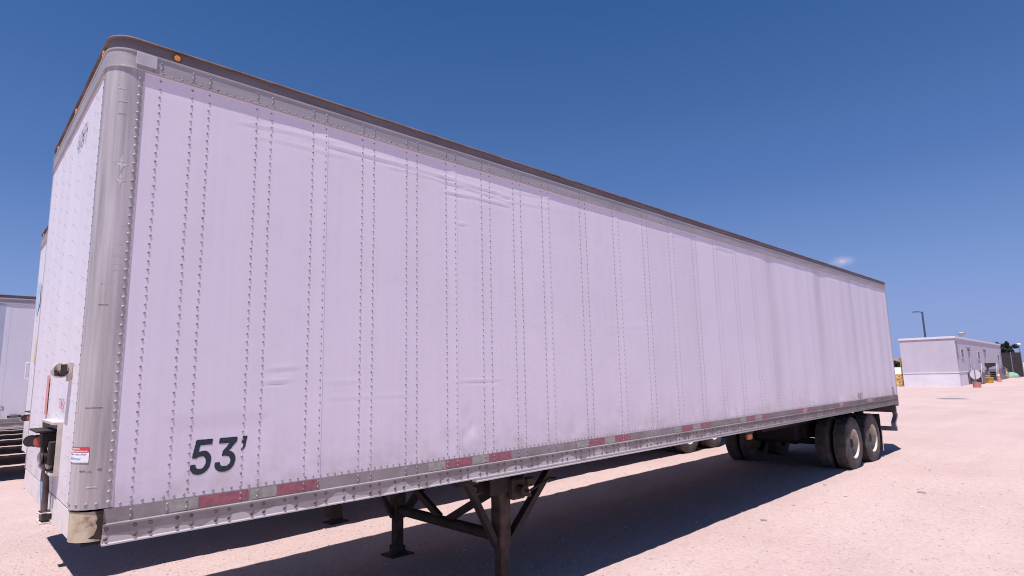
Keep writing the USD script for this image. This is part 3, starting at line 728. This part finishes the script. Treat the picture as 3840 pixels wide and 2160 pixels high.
        obj('rivet_rows', rivets(allp, alln, allr), 'rivet', t, smooth=True, kind='stuff')
        bp = []
        x = .15; k = 0
        while x < LEN - .1:
            for z in (1.262, 1.212): bp.append([x, -.0205, z])
            x += (.135, .075)[k % 2]; k += 1
        obj('rail_bolts', rivets(bp, [0, -1, 0], .0105), 'bolt', t, smooth=True, kind='stuff')
    # conspicuity tape
    red = [(.608, .896), (1.075, 1.352), (2.451, 2.731), (2.918, 3.188), (4.286, 4.561), (4.744, 5.025), (6.128, 6.396), (6.594, 6.871), (7.919, 8.223), (8.455, 8.719), (9.834, 10.104), (10.27, 10.525),
           (11.713, 11.953), (12.164, 12.468), (13.549, 13.759), (14.064, 14.287), (15.389, 15.699)]
    wht = [(.43, .607), (.91, 1.074), (2.28, 2.45), (2.732, 2.917), (4.10, 4.285), (4.562, 4.743), (5.95, 6.127), (6.397, 6.593), (7.74, 7.918), (8.224, 8.454), (10.105, 10.269), (11.954, 12.163), (13.76, 14.063)]
    for a, b in red: obj('red_tape', decal_side(sbox(a, 1.297, b, 1.361), .0062), 'red', t)
    for a, b in wht: obj('white_tape', decal_side(sbox(a, 1.297, b, 1.361), .0062), 'whitetape', t)
    # marker lamps
    def lamp(p, n_, r, sq=(1, 1)):
        p = np.array(p, float); n_ = np.array(n_, float)
        base = cyl(p, p + n_ * .008, r * 1.32, 24)
        pr = obj('marker_lamp_base', base, 'rust_lip', t, smooth=35)
        dome_ = cat([cyl(p + n_ * .008, p + n_ * .016, r, 24), cyl(p + n_ * .016, p + n_ * .021, r, 24, r * .75)])
        obj('amber_lens', dome_, 'amber', pr, smooth=35)
    lamp((.345, .010, 4.072), (0, -1, 0), .019)
    lamp((.010, .245, 4.074), (-1, 0, 0), .022)
    lamp((.010, 2.24, 4.066), (-1, 0, 0), .022)
    lamp((.010, 1.295, 4.070), (-1, 0, 0), .022)
    # corner cover plate of the top rail
    obj('rail_splice', cat([rbx(.125, .235, -.0165, -.0095, 3.952, 4.030, .002)]), 'bright', t)
    # underside
    for y in (.78, WID - .90):
        obj('bogie_rail', bx(10.2, 15.2, y, y + .12, .92, 1.16), 'under', t)
    obj('suspension', cat([bx(12.3, 14.5, .80, .90, .62, .90), bx(12.3, 14.5, WID - .90, WID - .80, .62, .90), bx(12.0, 14.6, .90, WID - .90, .60, .92)]), 'under', t)
    obj('brake_chamber', cat([cyl((12.45, .95, .72), (12.25, .95, .76), .085), cyl((12.45, 1.6, .72), (12.25, 1.6, .76), .085)]), 'under', t, smooth=35)
    add_wheels(t, full=fine)
    landing_gear(t)
    for y0 in (.06, WID - .70):
        obj('mud_flap', rbx(14.70, 14.715, y0, y0 + .64, .21, .965, .003), 'flap', t)
        obj('flap_hanger', cat([bx(14.66, 14.70, y0, y0 + .64, .93, .99), bx(14.50, 14.66, y0 + .30, y0 + .46, .95, 1.17)]), 'under', t)
    obj('flap_trim', rbx(14.716, 14.742, .052, .075, .19, .66, .003), 'flap_edge', t)
    for x in np.arange(.8, 12.4, .6):
        obj('cross_member', bx(x, x + .05, .06, WID - .06, 1.152, 1.18), 'under', t)
    if fine: obj('support_plate', bx(2.06, 2.16, 1.15, 1.3, .80, 1.06), 'under', t)
    # rear impact guard
    for y in (.09, WID - .19):
        ps = [(16.16, 1.00), (16.34, .90), (16.33, .84), (16.12, .70), (16.13, .52)]
        ps2 = [(a - .09, b + .01) for a, b in ps]
        poly = Polygon(ps + ps2[::-1])
        m = trimesh.creation.extrude_polygon(poly.buffer(0), .09, engine='earcut'); v = m.vertices.copy(); m.vertices = np.stack([v[:, 0], y + v[:, 2], v[:, 1]], -1); m.fix_normals()
        obj('guard_post', m, 'grey', t)
    obj('guard_beam', rbx(16.04, 16.14, .08, WID - .08, .51, .61, .006), 'midgrey', t)
    return t

main = build_trailer('semi_trailer', 'long white riveted box trailer in front, marked 53\' in dark letters', None, (0, 0, 0))

# lettering and marks on the front trailer
g53 = place_poly_side(heavy_text("53", .190, .0006, .12, .266), .552, 1.487, .0006)
obj('length_lettering', g53, 'ink', main, label='dark lettering 53 near the lower front corner')
obj('length_lettering', place_poly_side(Polygon([(.004, .050), (.032, .050), (.040, .092), (.012, .092)]).union(Polygon([(.014, .051), (.032, .051), (.030, .030), (.020, .012), (.004, .004), (.002, .014), (.013, .022), (.016, .034)])), .838, 1.600, .0006), 'ink', main)
obj('sticker', decal_corner(-.026, .124, 1.62, 1.702, .0062, curl=.002), 'sticker_white', main, smooth=True)
obj('sticker_band', decal_corner(-.026, .124, 1.672, 1.702, .0070), 'sticker_red', main, smooth=True)
obj('sticker_print', text_side('Emergency', .0, 1.689, .008, .0074, True, 0, .075, 'arc'), 'sticker_white', main)
obj('sticker_print', text_side('Roadside Assistance', -.02, 1.676, .008, .0074, True, 0, .135, 'arc'), 'sticker_white', main)
obj('sticker_print', text_side('Call 24 Hrs - 7 Days a Week', -.02, 1.660, .006, .0072, False, 0, .13, 'arc'), 'greyprint', main)
obj('sticker_print', text_side('McKinney', -.016, 1.634, .013, .0070, True, .2, .10, 'arc'), 'sticker_blue', main)
def star(cs, cz, w, h, seed):
    rg = np.random.default_rng(seed); pts = []
    for k in range(8):
        a = k * np.pi / 4; r = 1 if k % 2 == 0 else .32 + .1 * rg.random()
        pts.append((cs + w * r * math.cos(a), cz + h * r * math.sin(a)))
    c0, _ = arc_pt(cs, .0056); v = [[c0[0], c0[1], cz]]
    for s, z in pts:
        p, _ = arc_pt(s, .0056); v.append([p[0], p[1], z])
    return trimesh.Trimesh(np.array(v), [[0, 1 + k, 1 + (k + 1) % 8] for k in range(8)], process=False)
obj('tape_residue', star(.166, 3.315, .036, .056, 1), 'pale_mark', main)
obj('tape_residue', star(.166, 3.215, .028, .046, 2), 'pale_mark', main)
for (a, b, z, h, m, sd) in ((.108, .157, 2.48, .0035, 'scuff', 1), (.083, .168, 1.910, .0040, 'scuff', 2), (.110, .130, 2.601, .002, 'scuff', 3), (.15, .195, 2.767, .0022, 'pale_mark', 4), (.155, .19, 2.685, .0022, 'pale_mark', 5),
                            (.150, .195, 2.72, .002, 'pale_mark', 6), (.16, .20, 2.84, .002, 'pale_mark', 7), (.165, .205, 2.95, .002, 'pale_mark', 8), (.145, .185, 2.62, .002, 'pale_mark', 9), (.125, .17, 3.70, .005, 'pale_mark', 10),
                            (.13, .17, 3.62, .003, 'scuff', 11), (.08, .11, 1.574, .006, 'scuff', 12), (.165, .185, 1.58, .007, 'scuff', 13), (.11, .14, 1.57, .003, 'scuff', 14), (.12, .17, 1.49, .009, 'pale_mark', 15), (.12, .16, 3.78, .004, 'pale_mark', 16)):
    obj('scratch', decal_corner(a, b, z - h / 2, z + h / 2, .0058, .0008, 10, sd), m, main)
obj('red_stripe', decal_front(sbox(-1.50, 1.835, -1.375, 2.11), .0075), 'salmon', main)
obj('front_number', text_side('637', 1.03, 3.675, .095, .0075, True, .05, .37, 'front'), 'faded', main)
obj('front_lettering', text_side('TAC', .79, 1.892, .062, .0075, False, 0, .21, 'front'), 'redpaint', main)
# document canister beside the corner post on the nose
can = []
for k in range(22):
    a0, a1 = 2 * np.pi * k / 22, 2 * np.pi * (k + 1) / 22
    if 4 <= k <= 6: continue
    for r_ in (.043,):
        pa, pb = (math.cos(a0), math.sin(a0)), (math.cos(a1), math.sin(a1))
        v = np.array([[-.055 + r_ * pa[0], y, 2.125 + r_ * 1.05 * pa[1]] for y in (.40, .50)] + [[-.055 + r_ * pb[0], y, 2.125 + r_ * 1.05 * pb[1]] for y in (.40, .50)])
        w = v.copy(); c_ = np.array([-.055, 0, 2.125]); w[:, [0, 2]] = c_[[0, 2]] + (w[:, [0, 2]] - c_[[0, 2]]) * .86
        can.append(trimesh.convex.convex_hull(np.vstack([v, w])))
obj('document_canister', cat(can + [cyl((-.055, .497, 2.125), (-.055, .503, 2.125), .043, 22), bx(-.02, -.002, .41, .49, 2.06, 2.17), rbx(-.075, -.012, .405, .495, 2.118, 2.128, .003)]), 'beige', main)
obj('canister_door', cat([bx(-.088, -.075, .395, .401, 2.092, 2.112), bx(-.06, -.03, .396, .402, 2.096, 2.158)]), 'black', main)
add_gladhands(main)
# small print at the rear
obj('rear_print', text_side('317', 13.13, 1.40, .098, .004, True, 0, .29), 'greyprint', main)
obj('rear_print', decal_side(Polygon([(15.70, 1.56), (15.86, 1.565), (15.86, 1.49), (15.78, 1.475), (15.70, 1.49)]), .004), 'greyprint', main)
obj('rear_print', decal_side(Polygon([(15.70, 1.455), (15.87, 1.46), (15.86, 1.40), (15.79, 1.365)]), .004), 'greyprint', main)
# hanging side lamp half way along the bottom rail, and red lamp at the rear top corner
lp = obj('lamp_bracket', bx(7.86, 8.12, -.012, .02, 1.12, 1.15), 'steel', main)
obj('side_lamp', rbx(7.90, 8.05, -.022, .022, 1.035, 1.118, .012), 'dusty_amber', lp)
obj('rear_marker_lamp', rbx(LEN + .001, LEN + .055, -.008, .05, 4.05, 4.11, .006), 'redlens', main)
# nose casting details: rust patch, hinge lug
obj('rust_patch', decal_side(Polygon([(.098, 1.36), (.135, 1.36), (.135, 1.21), (.075, 1.225), (.10, 1.24), (.115, 1.28), (.105, 1.30), (.112, 1.325)]), -.0005), 'rusty', main)
obj('drain_hook', cyl((.135, -.004, 1.315), (.135, -.012, 1.315), .006, 8), 'rusty', main)

# second trailer, just behind
nb = build_trailer('semi_trailer', 'second white box trailer, parked close behind the long front one, mostly hidden', None, (.27, 3.80, 0), True, 'siding2', False)
add_gladhands(nb)
obj('blue_decal', decal_front(Polygon([(-2.42, 3.34), (-2.30, 3.42), (-1.95, 3.36), (-1.9, 3.1), (-2.1, 2.95), (-2.3, 3.02)]), .0075), 'bluedecal', nb)
obj('yellow_decal', decal_front(Polygon([(-1.95, 2.62), (-1.80, 2.62), (-1.80, 2.34), (-1.97, 2.34)]), .0075), 'yellowdecal', nb)
obj('grab_bar', cat([tube([(-.004, 2.50, 2.36), (-.035, 2.50, 2.355), (-.035, 2.50, 2.15), (-.004, 2.50, 2.145)], .008, 8)]), 'whiteobj', nb)

# third trailer and the ones parked beyond it
row = 'trailers parked in a row beyond the empty bay'
t3 = build_trailer('semi_trailer', 'white box trailer at the left edge, nearest of the far row, with black name plate', row, (-7.0, 13.3, 0), False, 'siding3', False)
obj('name_plate', decal_side(sbox(7.53, 1.392, 7.78, 1.44), .004), 'black', t3)
obj('plate_print', text_side('TRAILER', 7.57, 1.407, .018, .0055, True, 0, .15), 'whitetape', t3)
obj('plate_caption', decal_side(sbox(7.56, 1.452, 7.76, 1.464), .004), 'greyprint', t3)
obj('round_emblem', decal_side(sbox(7.37, 1.565, 7.46, 1.645).difference(Point(7.415, 1.605).buffer(.028)), .004), 'greyprint', t3)
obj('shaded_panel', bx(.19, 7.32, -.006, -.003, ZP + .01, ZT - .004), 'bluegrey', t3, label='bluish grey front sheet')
obj('bright_strip', bx(.15, LEN - .06, -.034, -.028, 1.150, 1.172), 'bright', t3)
obj('bright_strip', bx(.20, LEN - .06, -.018, -.0135, 4.025, 4.045), 'bright', t3)
for k, (y, d) in enumerate(((16.7, 'white box trailer behind the left edge one, only its shade showing'), (20.1, 'white box trailer third in the far row, dark shade under the left edge trailer'),
                           (23.5, 'white box trailer fourth in the far row, fourth dark band under the left edge trailer'), (26.9, 'white box trailer fifth in the far row, fifth dark band under the left edge trailer'),
                           (30.3, 'white box trailer sixth in the far row, sixth dark band under the left edge trailer'), (33.7, 'white box trailer farthest in the far row, topmost shade under the left edge trailer'))):
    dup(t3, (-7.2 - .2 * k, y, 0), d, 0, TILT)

# ------------------------------------------------------------------ site office
BX, BY, BR = 65.65, 6.69, 1.815
off = thing('site_office', 'long pale grey modular office building with white skirting at the right', 'building', (BX, BY, 0), BR)
BL, BD, BH = 39.15, 4.3, 4.48
# wall boards on the end wall and the long wall: vertical sheets with recessed joints
for k in range(4):
    y0 = k * BD / 4; obj('wall_panel', bx(0, .06, y0 + .0015, y0 + BD / 4 - .0015, 1.26, BH - .14), 'bwall', off)
k = 0; x = .062
while x < BL - .1:
    x1 = min(x + 2.44, BL); obj('wall_panel', bx(x + .0015, x1 - .0015, 0, .06, 1.26, BH - .14), 'bwall', off); x = x1
obj('wall_core', bx(.055, BL, .055, BD, .3, BH - .05), 'bwall', off)
obj('fascia', cat([bx(-.06, BL + .06, -.06, 0, BH - .14, BH), bx(-.06, 0, 0, BD + .06, BH - .14, BH)]), 'btrim', off)
obj('roof', bx(-.05, BL + .05, -.05, BD + .05, BH, BH + .05), 'btrim', off)
obj('belt_trim', cat([bx(-.05, 6.0, -.05, 0, 1.17, 1.26), bx(-.05, 0, 0, BD, 1.17, 1.26)]), 'btrim', off)
obj('skirting', cat([bx(-.025, 5.0, -.025, .04, -.02, 1.15), bx(-.025, .04, .04, BD, -.02, 1.15)]), 'bskirt', off)
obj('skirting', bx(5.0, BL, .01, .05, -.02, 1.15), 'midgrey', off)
obj('corner_pipe', bx(.42, .58, -.09, -.02, 2.4, 4.05), 'grey', off)
for a, b, z0, z1 in ((2.7, 4.1, 2.62, 3.32), (14.1, 15.7, 2.5, 3.2), (33.1, 34.8, 2.38, 3.0)):
    fr = obj('window', cat([bx(a - .09, b + .09, -.05, -.002, z1, z1 + .08), bx(a - .09, b + .09, -.05, -.002, z0 - .08, z0), bx(a - .09, a, -.05, -.002, z0, z1), bx(b, b + .09, -.05, -.002, z0, z1)]), 'bwall', off)
    obj('pane', bx(a, b, -.03, -.004, z0, z1), 'bwin', fr)
for a in (8.0, 20.9):
    d = obj('door', bx(a, a + .95, -.045, -.002, 1.2, 3.3), 'bwall', off)
    obj('handle', ico((a + .15, -.08, 2.2), .05, 1), 'grey', d)
for a in (7.0, 19.6):
    w = obj('wall_lamp', cat([rbx(a, a + .5, -.22, -.01, 3.42, 3.66, .03), bx(a + .5, a + 1.5, -.10, -.01, 3.25, 3.42)]), 'grey', off)
obj('rooftop_vent', cat([cyl((14.2, 1.2, BH), (14.2, 1.2, BH + .75), .05, 8), rbx(13.9, 14.5, .8, 1.4, BH + .55, BH + .95, .1), cyl((13.0, 1.1, BH), (13.0, 1.1, BH + .6), .14, 10)]), 'grey', off)

def steps(a, label, n=5):
    s = thing('entry_steps', label, 'steps', (BX, BY, 0), BR)
    for k in range(n):
        obj('tread', bx(a - 1.5 + k * .28, a - 1.5 + (k + 1) * .28 + .02, -.95, -.12, (k + 1) * 1.05 / n - .05, (k + 1) * 1.05 / n), 'midgrey', s)
    obj('landing', bx(a - .08, a + 1.1, -.95, -.12, 1.0, 1.1), 'midgrey', s)
    obj('frame', cat([bx(a - 1.5, a + 1.1, -.92, -.87, .02, .99), bx(a + .9, a + 1.08, -.86, -.14, .02, .99)]), 'midgrey', s)
    for x in np.linspace(a - .08, a + 1.05, 4): obj('post', cyl((x, -.92, 1.1), (x, -.92, 2.0), .018, 8), 'bwall', s)
    obj('handrail', cat([cyl((a - .08, -.92, 2.0), (a + 1.05, -.92, 2.0), .02, 8), cyl((a - .08, -.92, 1.55), (a + 1.05, -.92, 1.55), .014, 8), cyl((a - 1.5, -.92, 1.0), (a - .08, -.92, 2.0), .02, 8), cyl((a - 1.5, -.92, .1), (a - 1.5, -.92, 1.0), .02, 8)]), 'bwall', s)
steps(8.0, 'grey steps with handrail at the office door behind the round sign')
steps(20.9, 'grey steps with handrail at the second office door, behind the dark box on a post')
rmp = thing('ramp', 'long grey ramp with railings along the far end of the office', 'ramp', (BX, BY, 0), BR)
obj('deck', trimesh.convex.convex_hull(np.array([[24, -.9, .8], [24, -.2, .8], [33, -.9, .1], [33, -.2, .1], [24, -.9, .02], [24, -.2, .02], [33, -.9, .02], [33, -.2, .02]])), 'midgrey', rmp)
for x in np.linspace(24, 33, 7): obj('post', cyl((x, -.9, 0), (x, -.9, 1.8 - (x - 24) * .075), .022, 8), 'grey', rmp)
obj('handrail', cat([cyl((24, -.9, 1.8), (33, -.9, 1.12), .03, 8), cyl((24, -.9, 1.35), (33, -.9, .67), .02, 8)]), 'grey', rmp)

# round sign in a red bucket
sg = thing('round_sign', 'round pale sign on a post standing in a red bucket before the office', 'sign', (62.4, 5.05, 0))
obj('bucket', cyl((0, 0, -.01), (0, 0, .40), .27, 20, .31), 'orange', sg, smooth=35)
obj('post', cyl((0, 0, .38), (0, 0, 1.52), .055, 10), 'midgrey', sg)
obj('disc', cyl((-.06, 0, 1.08), (-.09, .01, 1.08), .40, 28), 'btrim', sg, smooth=35)
obj('divider', bx(-.10, -.092, -.05, .05, .68, 1.48), 'midgrey', sg)
# dark letter box / cantilevered box on a post
lb = thing('post_box', 'dark slanted box on a grey post in front of the office', 'post box', (80.0, 6.45, 0))
obj('post', cyl((0, 0, -.02), (0, 0, 1.55), .11, 10), 'midgrey', lb)
hood = trimesh.convex.convex_hull(np.array([[x, y, z] for x in (-.2, .2) for y, z in ((-.70, 1.72), (-.70, 2.0), (.20, 2.0), (.20, 1.75), (.05, 1.45), (-.15, 1.5))]))
obj('hood', hood, 'screen', lb)
# yellow tubs, barrier, cones
ys_ = thing('yellow_tub', 'yellow tub standing left of the dark box post', 'tub', (76.2, 5.95, 0))
obj('tub', cyl((0, 0, 0), (0, 0, .48), .30, 18, .36), 'yellow', ys_, smooth=35); obj('rim', cyl((0, 0, .481), (0, 0, .53), .39, 18), 'yellow', ys_, smooth=35)
ys2 = thing('yellow_tub', 'second yellow tub, behind and left of the nearer one', 'tub', (77.6, 6.45, 0))
obj('tub', cyl((0, 0, 0), (0, 0, .72), .28, 18, .34), 'yellow', ys2, smooth=35); obj('rim', cyl((0, 0, .721), (0, 0, .77), .37, 18), 'yellow', ys2, smooth=35)
wb = thing('white_board', 'white board leaning beside the yellow tubs', 'board', (76.4, 6.65, 0))
obj('board', beam((0, 0, 0), (.25, .12, 1.0), .42, .05, (1, 0, 0)), 'whiteobj', wb); obj('foot', bx(-.1, .12, -.3, .3, 0, .04), 'grey', wb)
def cone(loc, h, mat, label):
    c_ = thing('traffic_cone', label, 'cone', loc)
    obj('base', rbx(-.24, .24, -.24, .24, 0, .05, .01), mat, c_); obj('cone', cyl((0, 0, .051), (0, 0, h), .19, 18, .04), mat, c_, smooth=35)
    obj('collar', cyl((0, 0, h * .5), (0, 0, h * .66), .1235 + .003, 18, .095 + .003), 'whiteobj', c_, smooth=35)
cone((80.9, 5.75, 0), 1.24, 'orange', 'tall orange traffic cone right of the dark box post')
cone((101.0, 7.25, 0), 1.25, 'yellow', 'yellow traffic cone standing before the green sheeting')
gn = thing('green_cover', 'green sheeting draped over a low pile at the foot of the black screen', 'cover', (102.6, 6.95, 0))
gr_ = trimesh.creation.icosphere(3, 1.0); v = gr_.vertices * np.array([.9, .70, .60]); v *= 1 + .30 * meshkit.fbm(v * 3.5, 3)[:, None]; v[:, 2] = np.maximum(v[:, 2], -.02); gr_.vertices = v
obj('sheet', gr_, 'green', gn, smooth=True)
# black screen fence panels right of the office
fc = thing('screen_fence', 'tall black mesh screen fence right of the office', 'fence', (103.2, 7.9, 0))
FY = [(0, 0), (.75, -.97), (1.65, -1.95)]
for (a, b), (c_, d_) in zip(FY[:-1], FY[1:]):
    obj('screen_panel', beam((a, b, 1.68), (c_, d_, 1.68), .05, 3.3), 'screen', fc)
for a, b in FY: obj('fence_post', cyl((a - .06, b - .06, -.02), (a - .06, b - .06, 3.42), .05, 8), 'grey', fc)
yp = thing('bollard', 'yellow post at the right edge beside the black screen', 'bollard', (103.8, 5.55, 0))
obj('post', cyl((0, 0, 0), (0, 0, 1.35), .12, 12), 'yellow', yp, smooth=35); obj('cap', ico((0, 0, 1.35), .12, 1, (1, 1, .5)), 'yellow', yp, smooth=True)
# pole lamp behind the office
sl = thing('street_lamp', 'tall dark pole lamp with one arm rising behind the office', 'street lamp', (87.85, 13.16, 0))
obj('pole', cyl((0, 0, 0), (0, 0, 8.6), .14, 12, .10), 'polegrey', sl, smooth=35)
obj('arm', cyl((0, 0, 8.55), (-.03, .45, 8.66), .06, 8), 'polegrey', sl)
obj('lamp_head', rbx(-.2, .14, .35, 1.0, 8.58, 8.72, .03), 'polegrey', sl)
# small mast with white head right of the tree
ms = thing('mast', 'thin mast with a pale round head above the black screen', 'mast', (120.0, 7.4, 0))
obj('pole', cyl((0, 0, 0), (0, 0, 4.6), .09, 8), 'grey', ms); obj('head', ico((0, 0, 4.75), .24, 2, (1, 1.3, .6)), 'whiteobj', ms, smooth=True)

# ------------------------------------------------------------------ trees
def leaves(centres, radii, per, size, seed):
    rg = np.random.default_rng(seed); P = []
    for c_, r_ in zip(centres, radii):
        d = rg.normal(0, 1, (per, 3)); d /= np.linalg.norm(d, axis=1, keepdims=True)
        P.append(np.array(c_) + d * (np.array(r_) * (rg.random((per, 1)) ** .45)))
    P = np.vstack(P); n = len(P)
    a = rg.normal(0, 1, (n, 3)); a /= np.linalg.norm(a, axis=1, keepdims=True); b = np.cross(a, rg.normal(0, 1, (n, 3))); b /= np.linalg.norm(b, axis=1, keepdims=True)
    s = size * rg.uniform(.6, 1.4, (n, 1))
    V = np.stack([P - a * s, P + b * s * .45, P + a * s, P - b * s * .45], 1).reshape(-1, 3)
    F = np.array([[0, 1, 2], [0, 2, 3]])[None] + (np.arange(n) * 4)[:, None, None]
    return trimesh.Trimesh(V, F.reshape(-1, 3), process=False)

tr = thing('tree', 'dark bushy tree rising behind the black screen right of the office', 'tree', (108.5, 7.75, 0))
tk = [cyl((0, 0, 0), (0, .1, 2.2), .16, 10, .11)]
cc_, rr_ = [], []
rg = np.random.default_rng(8)
for k in range(16):
    a = rg.uniform(0, 6.28); r_ = rg.uniform(.2, 1.15); z = rg.uniform(3.0, 4.3) - .25 * r_
    c_ = (r_ * math.cos(a) * .9, r_ * math.sin(a) * 1.05, z); cc_.append(c_); rr_.append(np.array([.55, .5, .42]) * rg.uniform(.7, 1.15)); tk.append(cyl((0, .1, 2.1), c_, .06, 6, .02))
for c_, r_ in (((0, -.15, 4.55), (.3, .3, .5)), ((.2, .95, 4.5), (.25, .28, .45)), ((-.1, -1.0, 4.25), (.4, .45, .3)), ((0, .35, 4.3), (.4, .4, .4))): cc_.append(c_); rr_.append(np.array(r_))
obj('trunk', cat(tk), 'bark', tr); obj('crown', leaves(cc_, rr_, 210, .13, 4), 'leaf', tr)
# beyond the office on its left: tree, white truck, yellow rack
tr2 = thing('tree', 'dark green tree seen in the gap between trailer and office', 'tree', (91.5, 17.4, 0))
tk = [cyl((0, 0, 0), (0, .1, 1.4), .14, 10, .10)]; cc_, rr_ = [], []
for k in range(14):
    a = rg.uniform(0, 6.28); r_ = rg.uniform(.2, 1.5); z = rg.uniform(1.0, 2.7) - .2 * r_
    c_ = (r_ * math.cos(a), r_ * math.sin(a), z); cc_.append(c_); rr_.append(np.array([.7, .6, .5]) * rg.uniform(.7, 1.1)); tk.append(cyl((0, .1, 1.0), c_, .05, 6, .02))
obj('trunk', cat(tk), 'bark', tr2); obj('crown', leaves(cc_, rr_, 170, .14, 6), 'leaf', tr2)
tk_ = thing('pickup_truck', 'white pickup truck seen in the gap between trailer and office', 'truck', (84.0, 15.25, 0), 4.0)
body = cat([rbx(-2.3, 2.3, -.85, .85, .55, 1.05, .06), rbx(-2.2, .1, -.85, -.80, 1.05, 1.2, .01), rbx(-2.2, .1, .80, .85, 1.05, 1.2, .01)])
obj('body', body, 'whiteobj', tk_)
obj('cab', trimesh.convex.convex_hull(np.array([[x, y, z] for y in (-.8, .8) for x, z in ((.1, 1.051), (1.7, 1.051), (.25, 1.75), (1.15, 1.75))])), 'whiteobj', tk_)
obj('window', trimesh.convex.convex_hull(np.array([[x, y, z] for y in (-.82, .82) for x, z in ((.3, 1.2), (1.4, 1.2), (.38, 1.62), (1.1, 1.62))])), 'bwin', tk_)
for x in (-1.4, 1.45):
    for y in (-.86, .66): obj('wheel', cyl((x, y, .36), (x, y + .2, .36), .36, 20), 'rubber', tk_, smooth=35)
rk = thing('storage_rack', 'yellow steel rack with stacked yellow beams left of the office', 'rack', (66.3, 12.0, 0))
for y in (-.82, 1.35): obj('post', bx(-.3, -.2, y - .05, y + .05, 0, 2.47), 'yellow', rk)
obj('top_beam', bx(-.32, -.18, -.9, 1.45, 2.472, 2.66), 'yellow', rk)
for k in range(4):
    obj('beam', rbx(-.42, -.06, -.75, 1.25, .06 + k * .29, .06 + k * .29 + .23, .02), 'yellow', rk)
    obj('bearer', cat([bx(-.40, -.1, -.6, -.5, .06 + k * .29 - .055, .06 + k * .29 - .002), bx(-.40, -.1, .9, 1.0, .06 + k * .29 - .055, .06 + k * .29 - .002)]), 'midgrey', rk)

# dark streak on the gravel in front of the office
st = trimesh.creation.icosphere(2, 1.0); v = st.vertices.copy(); v[:, 2] = np.clip(v[:, 2], 0, 1); v *= np.array([.55, .85, .10]); st.vertices = v + np.array([41.7, 3.3, -.03])
obj('gravel_streak', st, 'midgrey', smooth=True, kind='structure', label='thin dark streak of spilled gravel lying in front of the office')
# clods lying on the near right of the yard
for k, (x, y, s) in enumerate(((7.56, -.30, .030), (10.89, -1.41, .040), (10.61, -.06, .020), (8.71, -.26, .016), (9.83, -.62, .019))):
    m = trimesh.creation.icosphere(2, 1.0); v = m.vertices * (1 + .25 * meshkit.fbm(m.vertices * 2 + k, 3)[:, None]) * np.array([s * .8, s * 1.4, s * .45]); z = float(ground_z(np.array([[x]]), np.array([[y]]))[0, 0])
    m.vertices = v + np.array([x, y, z + s * .15])
    tag(obj('clod', m, 'clod', smooth=True), ['dark clod nearest the bottom edge right of the trailer shadow', 'largest dark clod, far right on the open gravel', 'small dark clod just outside the shadow near the wheels', 'tiny dark clod left of the middle of the open gravel', 'small clod between the two larger clods on the open gravel'][k], 'clod', 'dark clods on the open gravel')
